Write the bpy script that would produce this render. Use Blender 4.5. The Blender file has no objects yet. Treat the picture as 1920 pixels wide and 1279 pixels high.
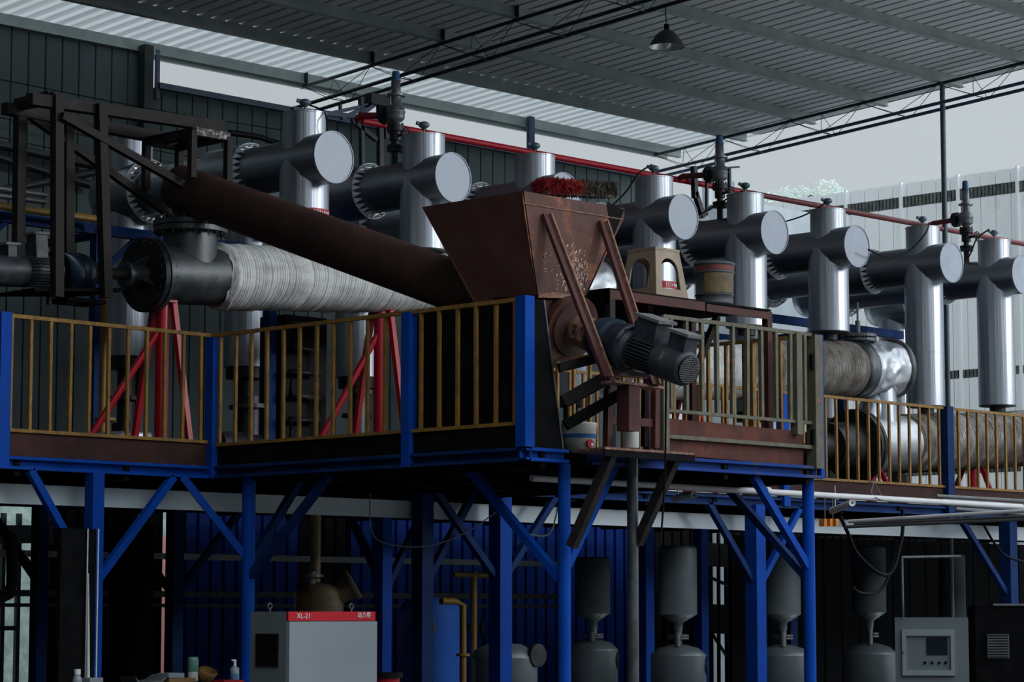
import bpy, math, random
from mathutils import Vector as V, Matrix, noise
random.seed(7)
SC = bpy.context.scene
COL = SC.collection

# ------------------------------------------------------------------ camera
F = 4790.0
PITCH = math.atan(510 / F)
HEAD = math.radians(44.2)
EYE = V((0, 0, 1.6))
FWD = V((math.cos(HEAD) * math.cos(PITCH), math.sin(HEAD) * math.cos(PITCH), math.sin(PITCH)))
RGT = V((math.sin(HEAD), -math.cos(HEAD), 0))
UPV = RGT.cross(FWD)
cam = bpy.data.cameras.new('camera')
cam.sensor_width = 36
cam.lens = F / 1920 * 36
cam.clip_end = 500
camo = bpy.data.objects.new('camera', cam)
COL.objects.link(camo)
M3 = Matrix((RGT, UPV, -FWD)).transposed()
camo.matrix_world = Matrix.Translation(EYE) @ M3.to_4x4()
SC.camera = camo
SC.view_settings.view_transform = 'Standard'
SC.view_settings.look = 'None'
SC.view_settings.gamma = 1
SC.view_settings.use_curve_mapping = False
SC.view_settings.exposure = 0.0

# ------------------------------------------------------------------ sky: overcast, brightest low over the open yard side (-Y)
W = bpy.data.worlds.new('overcast')
SC.world = W
W.use_nodes = True
nt = W.node_tree
nt.nodes.clear()
wo = nt.nodes.new('ShaderNodeOutputWorld')
bg = nt.nodes.new('ShaderNodeBackground')
tc = nt.nodes.new('ShaderNodeTexCoord')
dp = nt.nodes.new('ShaderNodeVectorMath'); dp.operation = 'DOT_PRODUCT'
BD = V((0.55, -0.80, 0.22)).normalized()
dp.inputs[1].default_value = BD
cr = nt.nodes.new('ShaderNodeValToRGB')
cr.color_ramp.interpolation = 'EASE'
e = cr.color_ramp.elements
e[0].position = 0.0; e[0].color = (0.01, 0.012, 0.014, 1)
e[1].position = 1.0; e[1].color = (0.30, 0.33, 0.355, 1)
for pos, c in ((0.20, (0.055, 0.062, 0.068)), (0.34, (0.110, 0.121, 0.127)), (0.60, (0.130, 0.144, 0.152)), (0.74, (0.20, 0.225, 0.24)), (0.88, (0.27, 0.30, 0.325))):
    k = e.new(pos); k.color = (*c, 1)
mp = nt.nodes.new('ShaderNodeMapRange')
mp.inputs[1].default_value = -1; mp.inputs[2].default_value = 1
nz = nt.nodes.new('ShaderNodeTexNoise'); nz.inputs['Scale'].default_value = 1.6; nz.inputs['Detail'].default_value = 3
mx = nt.nodes.new('ShaderNodeMix'); mx.data_type = 'RGBA'; mx.blend_type = 'MULTIPLY'; mx.inputs[0].default_value = 0.10
L = nt.links
L.new(tc.outputs['Generated'], dp.inputs[0]); L.new(dp.outputs['Value'], mp.inputs[0]); L.new(mp.outputs[0], cr.inputs[0])
L.new(tc.outputs['Generated'], nz.inputs['Vector'])
L.new(cr.outputs[0], mx.inputs[6]); L.new(nz.outputs[0], mx.inputs[7]); sz = nt.nodes.new('ShaderNodeSeparateXYZ'); zm = nt.nodes.new('ShaderNodeMapRange'); zm.interpolation_type = 'SMOOTHSTEP'
zm.inputs[1].default_value = .30; zm.inputs[2].default_value = .80; zm.inputs[3].default_value = 1.0; zm.inputs[4].default_value = 2.1
zs = nt.nodes.new('ShaderNodeVectorMath'); zs.operation = 'SCALE'
L.new(tc.outputs['Generated'], sz.inputs[0]); L.new(sz.outputs[2], zm.inputs[0]); L.new(mx.outputs[2], zs.inputs[0]); L.new(zm.outputs[0], zs.inputs['Scale'])
L.new(zs.outputs[0], bg.inputs[0]); L.new(bg.outputs[0], wo.inputs[0])
bg.inputs[1].default_value = 4.4
sun = bpy.data.lights.new('sun', 'SUN'); sun.energy = 0.8; sun.angle = math.radians(14); sun.color = (0.93, 0.97, 1.0)
suno = bpy.data.objects.new('sun', sun); COL.objects.link(suno)
suno.rotation_euler = (-V((0.45, -0.85, 0.19)).normalized()).to_track_quat('-Z', 'Y').to_euler()

# ------------------------------------------------------------------ helpers
def P(px, py, X=None, Y=None, Z=None):
    d = FWD + RGT * ((px - 960) / F) + UPV * ((639.5 - py) / F)
    if X is not None: t = (X - EYE.x) / d.x
    elif Y is not None: t = (Y - EYE.y) / d.y
    else: t = (Z - EYE.z) / d.z
    return EYE + d * t
def XA(px, Y, py=700): return P(px, py, Y=Y).x
def YA(px, X, py=700): return P(px, py, X=X).y

def mat(name, c1, c2=None, rough=0.5, rough2=None, metal=0.0, scale=(6, 6, 6), bump=0.0, bscale=None, lo=0.4, hi=0.65, detail=5, c3=None, spec=0.5):
    m = bpy.data.materials.new(name); m.use_nodes = True
    n = m.node_tree; b = n.nodes['Principled BSDF']
    b.inputs['Metallic'].default_value = metal
    b.inputs['Roughness'].default_value = rough
    b.inputs['Specular IOR Level'].default_value = spec
    t = n.nodes.new('ShaderNodeTexCoord'); g = n.nodes.new('ShaderNodeMapping'); g.inputs['Scale'].default_value = scale
    z = n.nodes.new('ShaderNodeTexNoise'); z.inputs['Scale'].default_value = 1; z.inputs['Detail'].default_value = detail; z.inputs['Roughness'].default_value = 0.6
    r = n.nodes.new('ShaderNodeValToRGB')
    r.color_ramp.elements[0].position = lo; r.color_ramp.elements[0].color = (*c1, 1)
    r.color_ramp.elements[1].position = hi; r.color_ramp.elements[1].color = (*(c2 or c1), 1)
    if c3:
        q = r.color_ramp.elements.new(min(0.98, hi + 0.08)); q.color = (*c3, 1)
    n.links.new(t.outputs['Object'], g.inputs[0]); n.links.new(g.outputs[0], z.inputs['Vector'])
    n.links.new(z.outputs[0], r.inputs[0]); n.links.new(r.outputs[0], b.inputs['Base Color'])
    if rough2 is not None:
        a = n.nodes.new('ShaderNodeMapRange'); a.inputs[1].default_value = 0.3; a.inputs[2].default_value = 0.7
        a.inputs[3].default_value = rough; a.inputs[4].default_value = rough2
        n.links.new(z.outputs[0], a.inputs[0]); n.links.new(a.outputs[0], b.inputs['Roughness'])
    if bump:
        g2 = n.nodes.new('ShaderNodeMapping'); g2.inputs['Scale'].default_value = bscale or scale
        z2 = n.nodes.new('ShaderNodeTexNoise'); z2.inputs['Scale'].default_value = 1; z2.inputs['Detail'].default_value = 3
        u = n.nodes.new('ShaderNodeBump'); u.inputs['Strength'].default_value = bump; u.inputs['Distance'].default_value = 0.02
        n.links.new(t.outputs['Object'], g2.inputs[0]); n.links.new(g2.outputs[0], z2.inputs['Vector'])
        n.links.new(z2.outputs[0], u.inputs['Height']); n.links.new(u.outputs[0], b.inputs['Normal'])
    return m

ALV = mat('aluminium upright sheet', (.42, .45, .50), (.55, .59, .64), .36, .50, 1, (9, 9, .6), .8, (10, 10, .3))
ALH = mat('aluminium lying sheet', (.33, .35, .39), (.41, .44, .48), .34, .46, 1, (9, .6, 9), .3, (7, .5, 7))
ALX = mat('aluminium crumpled sheet', (.55, .58, .62), (.66, .69, .73), .38, .5, .7, (6, 6, 6), .3, (7, 7, 7))
CAP = mat('aluminium end disc', (.36, .39, .45), (.44, .48, .54), .5, .62, .55, (4, 4, 4), .03, (9, 9, 9), detail=4)
TAB = mat('bright tabs and glints', (.92, .95, .97), (.75, .80, .84), .45, None, .0, (20, 20, 20))
STL = mat('dull mild steel', (.085, .095, .10), (.16, .165, .17), .38, .55, .7, (5, 5, 5), .1, (40, 40, 40))
DST = mat('dark oily steel', (.018, .020, .024), (.045, .045, .048), .38, .6, .35, (9, 9, 9), .1)
FRM = mat('dark rusty box tube', (.015, .013, .013), (.042, .033, .030), .55, .75, .1, (9, 9, 9), .2, (40, 40, 40), c3=(.12, .10, .09), lo=.4, hi=.7, spec=.3)
BRN = mat('dark brown pipe paint', (.060, .031, .027), (.095, .045, .037), .6, .75, 0, (4, 4, 4), .1, (30, 30, 30), spec=.3)
HOP = mat('brown rusty hopper plate', (.074, .026, .019), (.125, .050, .034), .5, .65, .0, (3.5, 3.5, 2.5), .25, (14, 14, 14), c3=(.36, .12, .06), lo=.35, hi=.58, spec=.3)
HPS = mat('hopper flank plate', (.105, .048, .040), (.14, .066, .054), .75, None, 0, (3, 3, 3), spec=.1)
CHP = mat('chipped white over rust', (.03, .025, .024), (.07, .05, .045), .6, None, 0, (22, 22, 22), c3=(.55, .53, .50), lo=.4, hi=.52)
RST = mat('scaly rust', (.20, .085, .052), (.34, .20, .14), .65, .85, 0, (26, 26, 26), .5, (60, 60, 60), c3=(.52, .40, .32))
RED_S = mat('primer red steel', (.070, .022, .020), (.11, .036, .031), .55, .7, 0, (5, 5, 5), .15, (30, 30, 30), c3=(.045, .025, .025), spec=.3)
TOE = mat('rusty toe plate', (.050, .022, .020), (.085, .036, .030), .65, .8, 0, (4, 4, 4), .1, spec=.2)
TOER = mat('orange rusty toe plate', (.070, .022, .017), (.16, .052, .034), .6, .8, 0, (3, 3, 3), .1, c3=(.05, .026, .024), spec=.25)
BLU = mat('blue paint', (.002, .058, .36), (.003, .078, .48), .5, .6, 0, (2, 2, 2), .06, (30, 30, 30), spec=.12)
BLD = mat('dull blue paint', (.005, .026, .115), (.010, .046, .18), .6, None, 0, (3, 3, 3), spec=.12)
BLB = mat('worn blue edge beam', (.006, .040, .22), (.010, .055, .28), .55, .65, 0, (2.5, 2.5, 2.5), .1, c3=(.08, .08, .085), lo=.35, hi=.6, spec=.15)
BLS = mat('blue sheet', (.004, .036, .24), (.007, .052, .33), .6, None, 0, (1, 1, 1), spec=.1)
YEL = mat('yellow paint over rust', (.36, .185, .032), (.23, .115, .03), .55, .75, 0, (22, 22, 9), .2, (60, 60, 60), c3=(.20, .19, .16), lo=.45, hi=.62)
YEG = mat('weathered olive paint', (.145, .135, .088), (.10, .095, .068), .55, .75, 0, (12, 12, 7), .2, (60, 60, 60), c3=(.32, .13, .04), lo=.4, hi=.62)
YPI = mat('yellow pipe paint', (.30, .17, .03), (.22, .12, .03), .5, None, 0, (8, 8, 8))
RDP = mat('red gloss paint', (.50, .008, .022), (.42, .006, .018), .28, .4, 0, (3, 3, 3))
RDD = mat('dull red pipe', (.20, .03, .035), (.15, .028, .03), .5, None, 0, (3, 3, 3))
WRP = mat('dusty glass cloth wrap', (.62, .61, .59), (.88, .88, .87), .65, None, 0, (3, 9, 9), .4, (50, 14, 14), c3=(.92, .93, .93), lo=.3, hi=.55)
WRB = mat('sooty brown cloth wrap', (.15, .12, .10), (.36, .33, .30), .7, None, 0, (5, 4, 4), .4, (50, 14, 14), c3=(.60, .59, .58), lo=.35, hi=.6)
PUR = mat('galvanised purlin', (.33, .38, .37), (.42, .47, .46), .5, .6, .1, (3, 3, 3))
SHT = mat('roof sheet underside', (.76, .78, .79), (.70, .72, .73), .6, .75, .0, (.8, .8, .8), spec=.3)
SHL = mat('translucent roof sheet', (.62, .64, .65), (.54, .56, .57), .5, .65, .0, (.8, .8, .8))
_n = SHL.node_tree; _b = _n.nodes['Principled BSDF']; _t = _n.nodes.new('ShaderNodeBsdfTranslucent'); _t.inputs[0].default_value = (.72, .75, .76, 1)
_x = _n.nodes.new('ShaderNodeMixShader'); _x.inputs[0].default_value = .6
_n.links.new(_b.outputs[0], _x.inputs[1]); _n.links.new(_t.outputs[0], _x.inputs[2]); _n.links.new(_x.outputs[0], _n.nodes['Material Output'].inputs[0])
WAL = mat('grey green wall sheet', (.085, .118, .122), (.108, .14, .142), .6, .75, 0, (1.2, 1.2, .5), spec=.3)
SIL = mat('blue grey trim', (.09, .12, .17), (.12, .15, .20), .5, None, .2, (3, 3, 3))
PST = mat('grey blue post paint', (.07, .10, .13), (.10, .13, .16), .5, None, 0, (3, 3, 3))
TRS = mat('black truss paint', (.020, .026, .030), (.035, .042, .048), .45, None, .2, (5, 5, 5))
TRB = mat('blue grey truss paint', (.05, .07, .15), (.07, .10, .20), .5, None, 0, (5, 5, 5))
FEN = mat('white sheet fence', (.84, .87, .88), (.92, .94, .95), .7, None, 0, (.8, .8, .5), lo=.3, hi=.6, c3=(.76, .79, .80))
FNB = mat('dark sheet strip', (.06, .07, .07), (.15, .165, .16), .7, None, 0, (7, 7, 7))
YRF = mat('grey bounce ground', (.13, .13, .13), (.17, .17, .16), .8, None, 0, (.6, .6, .6))
YRD = mat('pale bounce ground', (.72, .73, .73), (.78, .79, .79), .8, None, 0, (.6, .6, .6))
CON = mat('stained concrete', (.028, .028, .028), (.05, .048, .046), .8, None, 0, (1.2, 1.2, 1.2), .2)
DRK = mat('black rubber', (.004, .004, .005), None, .6, spec=.15)
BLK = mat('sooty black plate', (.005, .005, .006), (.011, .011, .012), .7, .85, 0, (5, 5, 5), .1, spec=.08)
TNK = mat('grey tank paint', (.15, .18, .19), (.19, .22, .235), .3, .42, .2, (3, 3, 3))
TKY = mat('stained boiler shell', (.26, .21, .14), (.55, .38, .16), .45, None, .1, (3, 3, 6))
TKB = mat('blue tank paint', (.04, .18, .75), (.07, .24, .85), .5, .6, 0, (2, 2, 2), spec=.2)
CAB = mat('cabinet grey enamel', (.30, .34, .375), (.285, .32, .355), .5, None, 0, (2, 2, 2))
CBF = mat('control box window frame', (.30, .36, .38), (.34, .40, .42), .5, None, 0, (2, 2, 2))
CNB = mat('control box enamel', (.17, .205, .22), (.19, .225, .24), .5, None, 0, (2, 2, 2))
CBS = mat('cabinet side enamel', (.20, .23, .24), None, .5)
CRD = mat('cabinet red band', (.62, .008, .018), None, .4)
WHT = mat('white lettering', (.85, .86, .86), None, .5)
GRB = mat('grey duct beam', (.66, .75, .80), (.72, .81, .85), .5, None, 0, (2, 2, 2), c3=(.06, .15, .40), hi=.68)
PVC = mat('white plastic pipe', (.86, .84, .86), (.74, .72, .72), .45, None, 0, (3, 3, 3))
CND = mat('dull conduit', (.16, .165, .17), (.22, .225, .23), .45, None, .5, (3, 3, 3))
STO = mat('tan plastic', (.37, .275, .19), (.29, .215, .15), .45, .6, 0, (5, 5, 5))
BKT = mat('grimy bucket', (.055, .065, .075), (.085, .09, .10), .45, .6, 0, (8, 8, 8), .1)
BKL = mat('bucket label', (.20, .13, .05), (.09, .065, .035), .6, None, 0, (9, 9, 9))
BKR = mat('bucket red band', (.22, .045, .035), (.12, .035, .03), .6, None, 0, (9, 9, 9))
BRR = mat('red bristles', (.30, .018, .024), (.18, .012, .016), .8, None, 0, (14, 14, 14), spec=.2)
BRO = mat('orange red bristles', (.42, .075, .04), (.30, .04, .03), .8, None, 0, (14, 14, 14), spec=.2)
BRD = mat('dark bristles', (.055, .045, .035), (.12, .10, .085), .85, None, 0, (14, 14, 14))
SAL = mat('salmon painted gate edge', (.95, .38, .32), (.85, .30, .26), .6, None, 0, (4, 4, 4))
LEA = mat('pale hazy leaves', (.62, .76, .68), (.78, .86, .81), .8, None, 0, (3, 3, 3))
BNK = mat('grassy bank', (.34, .48, .42), (.62, .70, .65), .9, None, 0, (5, 5, 5), .6, (10, 10, 10))
BRK = mat('tree bark', (.12, .10, .08), None, .9)
VLV = mat('cast valve body', (.17, .18, .20), (.28, .29, .31), .38, .5, .6, (12, 12, 12), .1)
VBL = mat('valve blue cap', (.035, .11, .22), (.05, .14, .27), .4, None, .1, (9, 9, 9))
HED = mat('sensor head casting', (.14, .20, .25), (.20, .27, .32), .4, None, .4, (9, 9, 9))
HEG = mat('green sensor head', (.06, .15, .13), None, .4, None, .3)
GBX = mat('blue gearbox paint', (.008, .018, .034), (.014, .03, .05), .3, .45, .1, (6, 6, 6))
MOT = mat('grimy motor paint', (.030, .036, .045), (.06, .066, .078), .4, .6, .1, (9, 9, 9), .1, c3=(.19, .155, .13))
DUS = mat('dusty lid', (.15, .15, .15), (.24, .235, .23), .7, None, 0, (12, 12, 12))
GLS = mat('dark display glass', (.02, .03, .04), None, .08)
LMP = mat('lamp shade enamel', (.055, .058, .06), (.075, .078, .08), .45, None, .2, (4, 4, 4))
LMI = mat('lamp reflector', (.62, .65, .66), None, .3, None, .6)
LMB = mat('lamp bulb glass', (.75, .78, .78), None, .2)
GRN = mat('green bottle', (.12, .28, .22), None, .4)
PLA = mat('clear plastic bottle', (.30, .34, .36), None, .2)
LBL = mat('blue label', (.10, .25, .50), None, .5)
CBD = mat('brown carton', (.32, .18, .06), (.26, .14, .05), .8, None, 0, (5, 5, 5))
DRM = mat('pale drum', (.62, .62, .58), (.50, .50, .47), .6, None, 0, (6, 6, 6), c3=(.16, .12, .08))
DRB = mat('drum blue band', (.02, .14, .42), None, .5)
ORG = mat('orange insulators', (.85, .28, .03), None, .5)
SCR = mat('pale chalk', (.42, .30, .24), (.60, .46, .40), .9)
GRY = mat('far grey buildings', (.46, .52, .56), (.55, .60, .64), .8, None, 0, (2, 2, 2))

WL = {}
class MB:
    def __init__(s): s.v = []; s.f = []; s.s = []
    def add(s, vs, fs, sm=False):
        o = len(s.v); s.v += [V(x) for x in vs]
        for q in fs: s.f.append([i + o for i in q]); s.s.append(sm)
        return s
    def box(s, x0, x1, y0, y1, z0, z1):
        return s.add([(x0, y0, z0), (x1, y0, z0), (x1, y1, z0), (x0, y1, z0), (x0, y0, z1), (x1, y0, z1), (x1, y1, z1), (x0, y1, z1)],
                     [(3, 2, 1, 0), (4, 5, 6, 7), (0, 1, 5, 4), (1, 2, 6, 5), (2, 3, 7, 6), (3, 0, 4, 7)])
    def beam(s, p, q, w, h, up=V((0, 0, 1))):
        p = V(p); q = V(q); a = (q - p).normalized(); u = V(up)
        if abs(a.dot(u)) > .98: u = V((0, 1, 0)) if abs(a.y) < .9 else V((1, 0, 0))
        r = a.cross(u).normalized(); u = r.cross(a)
        c = [(-w / 2, -h / 2), (w / 2, -h / 2), (w / 2, h / 2), (-w / 2, h / 2)]
        vs = [p + r * x + u * y for x, y in c] + [q + r * x + u * y for x, y in c]
        return s.add(vs, [(0, 1, 2, 3), (7, 6, 5, 4), (0, 4, 5, 1), (1, 5, 6, 2), (2, 6, 7, 3), (3, 7, 4, 0)])
    def sect(s, p, q, poly, up=V((0, 0, 1))):
        """sweep a closed 2D section (right, up) from p to q"""
        p = V(p); q = V(q); a = (q - p).normalized(); r = a.cross(V(up)).normalized(); u = r.cross(a)
        n = len(poly)
        vs = [p + r * x + u * y for x, y in poly] + [q + r * x + u * y for x, y in poly]
        fs = [(i, i + n, (i + 1) % n + n, (i + 1) % n) for i in range(n)]
        s.add(vs, fs); s.add(vs[:n], [tuple(range(n))]); s.add(vs[n:], [tuple(range(n - 1, -1, -1))]); return s
    def chan(s, p, q, w, h, t=.008, up=V((0, 0, 1)), flip=1):
        f = flip
        pl = [(-w / 2, -h / 2), (w / 2, -h / 2), (w / 2, -h / 2 + t * 3), (w / 2 - t, -h / 2 + t * 3), (w / 2 - t, -h / 2 + t), (-w / 2 + t, -h / 2 + t), (-w / 2 + t, h / 2 - t), (w / 2 - t, h / 2 - t), (w / 2 - t, h / 2 - t * 3), (w / 2, h / 2 - t * 3), (w / 2, h / 2), (-w / 2, h / 2)]
        return s.sect(p, q, [(x * f, y) for x, y in pl], up)
    def frame(s, p, q):
        a = (V(q) - V(p)).normalized()
        u = V((0, 0, 1)) if abs(a.z) < .9 else V((1, 0, 0))
        r = a.cross(u).normalized(); return a, r, r.cross(a)
    def lathe(s, p, q, prof, n=28, sm=True, a0=0, fn=None, close=None):
        p = V(p); a, r, u = s.frame(p, q); vs = []
        for k, (t, rad) in enumerate(prof):
            for i in range(n):
                th = a0 + 2 * math.pi * i / n
                rr, tt = (rad, t) if fn is None else fn(k, t, rad, th)
                vs.append(p + a * tt + (r * math.cos(th) + u * math.sin(th)) * rr)
        fs = []
        for k in range(len(prof) - 1):
            for i in range(n):
                j = (i + 1) % n; fs.append((k * n + i, k * n + j, (k + 1) * n + j, (k + 1) * n + i))
        return s.add(vs, fs, sm)
    def cyl(s, p, q, r, r2=None, n=20, caps=True, sm=True):
        p = V(p); q = V(q); Ln = (q - p).length; r2 = r if r2 is None else r2
        s.lathe(p, q, [(0, r), (Ln, r2)], n, sm)
        if caps:
            a, x, y = s.frame(p, q)
            ring = lambda c, rr: [c + (x * math.cos(2 * math.pi * i / n) + y * math.sin(2 * math.pi * i / n)) * rr for i in range(n)]
            if r > 1e-4: s.add(ring(p, r), [tuple(range(n - 1, -1, -1))])
            if r2 > 1e-4: s.add(ring(q, r2), [tuple(range(n))])
        return s
    def disc(s, c, ax, r, t, n=32):
        c = V(c); ax = V(ax).normalized(); return s.cyl(c - ax * t / 2, c + ax * t / 2, r, n=n)
    def ring(s, c, ax, r0, r1, t, n=32):
        c = V(c); ax = V(ax).normalized(); h = t / 2
        return s.lathe(c, c + ax, [(-h, r0), (-h, r1), (-h, r1), (h, r1), (h, r1), (h, r0), (h, r0), (-h, r0)], n, False)
    def tube(s, pts, r, n=8, sub=4):
        pts = [V(x) for x in pts]
        if sub > 1 and len(pts) > 2:
            o = []
            for i in range(len(pts) - 1):
                a = pts[max(i - 1, 0)]; b = pts[i]; c = pts[i + 1]; d = pts[min(i + 2, len(pts) - 1)]
                for k in range(sub):
                    t = k / sub
                    o.append(.5 * ((2 * b) + (c - a) * t + (2 * a - 5 * b + 4 * c - d) * t * t + (3 * b - a - 3 * c + d) * t ** 3))
            o.append(pts[-1]); pts = o
        u = None; vs = []
        for i, x in enumerate(pts):
            a = (pts[min(i + 1, len(pts) - 1)] - pts[max(i - 1, 0)]).normalized()
            if u is None:
                u = V((0, 0, 1)) if abs(a.z) < .9 else V((1, 0, 0))
            u = (u - a * u.dot(a)).normalized(); w = a.cross(u)
            vs += [x + (u * math.cos(2 * math.pi * k / n) + w * math.sin(2 * math.pi * k / n)) * r for k in range(n)]
        fs = [(i * n + k, i * n + (k + 1) % n, (i + 1) * n + (k + 1) % n, (i + 1) * n + k) for i in range(len(pts) - 1) for k in range(n)]
        s.add(vs, fs, True)
        s.add(vs[:n], [tuple(range(n - 1, -1, -1))]); s.add(vs[-n:], [tuple(range(n))]); return s
    def pipe(s, pts, r, n=14): return s.tube(pts, r, n, 1)
    def sphere(s, c, r, sc=(1, 1, 1), nu=16, nv=10):
        vs = []; fs = []
        for j in range(nv + 1):
            ph = math.pi * j / nv
            for i in range(nu):
                th = 2 * math.pi * i / nu
                vs.append(V(c) + V((r * sc[0] * math.sin(ph) * math.cos(th), r * sc[1] * math.sin(ph) * math.sin(th), r * sc[2] * math.cos(ph))))
        for j in range(nv):
            for i in range(nu): fs.append((j * nu + i, (j + 1) * nu + i, (j + 1) * nu + (i + 1) % nu, j * nu + (i + 1) % nu))
        return s.add(vs, fs, True)
    def prism(s, pts, off):
        pts = [V(x) for x in pts]; n = len(pts); off = V(off)
        vs = pts + [x + off for x in pts]
        return s.add(vs, [tuple(range(n - 1, -1, -1)), tuple(range(n, 2 * n))] + [(i, (i + 1) % n, (i + 1) % n + n, i + n) for i in range(n)])
    def bolts(s, c, ax, R, n=8, r=.016, t=.05):
        c = V(c); ax = V(ax).normalized(); _, x, y = s.frame(c, c + ax)
        for i in range(n):
            th = 2 * math.pi * (i + .5) / n; k = c + (x * math.cos(th) + y * math.sin(th)) * R
            s.cyl(k - ax * t / 2, k + ax * t / 2, r, n=6, sm=False)
        return s

def link(name, mb, m, parent=None, loc=None):
    base = WL[parent.name] if parent else V(loc if loc is not None else (0, 0, 0))
    me = bpy.data.meshes.new(name)
    me.from_pydata([tuple(x - base) for x in mb.v], [], mb.f)
    me.polygons.foreach_set('use_smooth', mb.s)
    me.materials.append(m); me.update()
    o = bpy.data.objects.new(name, me); COL.objects.link(o)
    if parent: o.parent = parent
    else: o.location = base
    WL[o.name] = base
    return o
def thing(name, label, cat, loc, group=None):
    o = bpy.data.objects.new(name, None); COL.objects.link(o); o.location = loc; o.empty_display_size = .1
    o['label'] = label; o['category'] = cat
    if group: o['group'] = group
    WL[o.name] = V(loc); return o
def solo(name, mb, m, label, cat, loc, group=None):
    o = link(name, mb, m, None, loc); o['label'] = label; o['category'] = cat
    if group: o['group'] = group
    return o
def struct(name, mb, m, loc=(0, 0, 0)):
    o = link(name, mb, m, None, loc); o['kind'] = 'structure'; return o
ORD = ['first', 'second', 'third', 'fourth', 'fifth', 'sixth', 'seventh', 'eighth', 'ninth', 'tenth', 'eleventh', 'twelfth']

# ------------------------------------------------------------------ key planes (metres)
YR = 18.0            # axis of the front row of upright ducts and of the wrapped reactor pipes
YB = 20.7            # rear row
KR = 1.09
YW = 22.0 * KR       # back wall
YF = 16.45           # front edge of the main deck
XP0, XP1, YP = 13.36, 16.80, 12.86   # projecting platform
ZD = 2.80            # deck level
ZR = 3.885           # hand rail
def zk_(z): return 1.6 + (z - 1.6) * KR
def zroof(y): return zk_(7.68) + .066 * (YW - y)      # underside of the purlins

# ================================================================== SETTING
m = MB(); m.box(-8, 60, -30, 60, -.2, 0); struct('floor', m, CON)
m = MB(); m.box(26.6, 60, -8, 60, 0, .01); m.box(-8, 26.6, YW + .3, 60, 0, .01); m.box(27.1, 35.9, 21.25, 21.3, 0, 2.2) if False else None; struct('floor_bounce_yard', m, YRD)  # unseen pale ground, added to bounce light up under the roof
m = MB(); m.box(-3, 26.6, -9.9, 10.2, 0, .01); struct('floor_bounce_front', m, YRF)  # unseen ground, lightened to bounce daylight onto the lower columns

# corrugated roof, ribs running down the slope
m = MB(); prof = []
x = -3.0; k = 0
while x < 25.97 * KR:
    d = .055 if k % 4 else .075
    prof += [(x, 0), (x + .150, 0), (x + .128, d), (x + .222, d), (x + .203, 0)]
    x += .21; k += 1
prof = prof + [(a, b + .006) for a, b in reversed(prof)]
def rp(px, dz, y): return V((px, y, zroof(y) + .14 + dz))
n = len(prof) // 2
def sheet(y0, y1, name, mm, single=False):
    m = MB()
    vs = [rp(a, b, y0) for a, b in prof[:n]] + [rp(a, b, y1) for a, b in prof[:n]] + [rp(a, b + .012, y0) for a, b in prof[:n]] + [rp(a, b + .012, y1) for a, b in prof[:n]]
    fs = [(i, i + 1, i + 1 + n, i + n) for i in range(n - 1)] + ([] if single else [(2 * n + i, 2 * n + i + n, 2 * n + i + 1 + n, 2 * n + i + 1) for i in range(n - 1)])
    m.add(vs, fs); struct(name, m, mm)
sheet(YW - 1.13 * KR, 10.0, 'ceiling', SHT)
sheet(YW + .18, YW - 1.13 * KR, 'ceiling_skylight', SHL, True)

# back wall: narrow sheets with grooves; full height left of the column, open strip to the right
def ribbed(m, x0, x1, z0, z1, Y, pitch=.235, g=.022, d=.03):
    x = x0; vs = []
    while x < x1 - .01:
        xe = min(x + pitch, x1)
        vs += [(x, Y), (xe - g, Y), (xe - g * .7, Y + d), (xe - g * .3, Y + d)]; x = xe
    vs.append((x1, Y)); n = len(vs)
    V3 = [V((a, b, z0)) for a, b in vs] + [V((a, b, z1)) for a, b in vs] + [V((a, b + .05, z0)) for a, b in vs] + [V((a, b + .05, z1)) for a, b in vs]
    f = [(i, i + 1, i + 1 + n, i + n) for i in range(n - 1)] + [(2 * n + i, 3 * n + i, 3 * n + i + 1, 2 * n + i + 1) for i in range(n - 1)]
    f += [(n + i, n + i + 1, 3 * n + i + 1, 3 * n + i) for i in range(n - 1)]
    m.add(V3, f)
ZBL = P(900, 975, Y=YW).z
m = MB(); ribbed(m, -3, 16.9 * KR, ZBL, zk_(7.72), YW); ribbed(m, 16.9 * KR, 25.1 * KR, ZBL, zk_(7.32), YW); struct('wall_back', m, WAL)
X0_, X1_, X2_, X3_ = XA(-60, YW, 1150), XA(90, YW, 1150), XA(301, YW, 1150), XA(312, YW, 1150)
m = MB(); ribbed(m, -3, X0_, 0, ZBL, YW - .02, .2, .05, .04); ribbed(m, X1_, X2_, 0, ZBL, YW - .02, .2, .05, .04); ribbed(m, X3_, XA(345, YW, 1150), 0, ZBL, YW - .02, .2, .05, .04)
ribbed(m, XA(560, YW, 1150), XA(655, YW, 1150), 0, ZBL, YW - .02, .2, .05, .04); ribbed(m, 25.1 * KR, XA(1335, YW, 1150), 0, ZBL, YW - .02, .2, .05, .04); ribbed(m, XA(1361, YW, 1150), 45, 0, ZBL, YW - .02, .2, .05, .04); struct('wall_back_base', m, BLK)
m = MB(); ribbed(m, XA(1372, 21.4, 1150), 35.6, 0, 2.62, 21.4, .4, .03, .02); struct('wall_dark_screen', m, BLK)  # black screen added to keep the space below the deck dark
t = thing('gap_grille', 'dark crossbars over the bright vertical gap in the far wall', 'grille', (XA(1347, YW, 1150), YW - .1, 0))
for a, b, w in (((1347, 1000), (1348, 1300), .04), ((1325, 1160), (1370, 1162), .42), ((1325, 1040), (1370, 1042), .34), ((1325, 1080), (1370, 1100), .04), ((1330, 1180), (1362, 1230), .03)):
    mb = MB(); mb.beam(P(*a, Y=YW - .12), P(*b, Y=YW - .12), .04, w); link('crossbar', mb, DRK, t)
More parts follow.
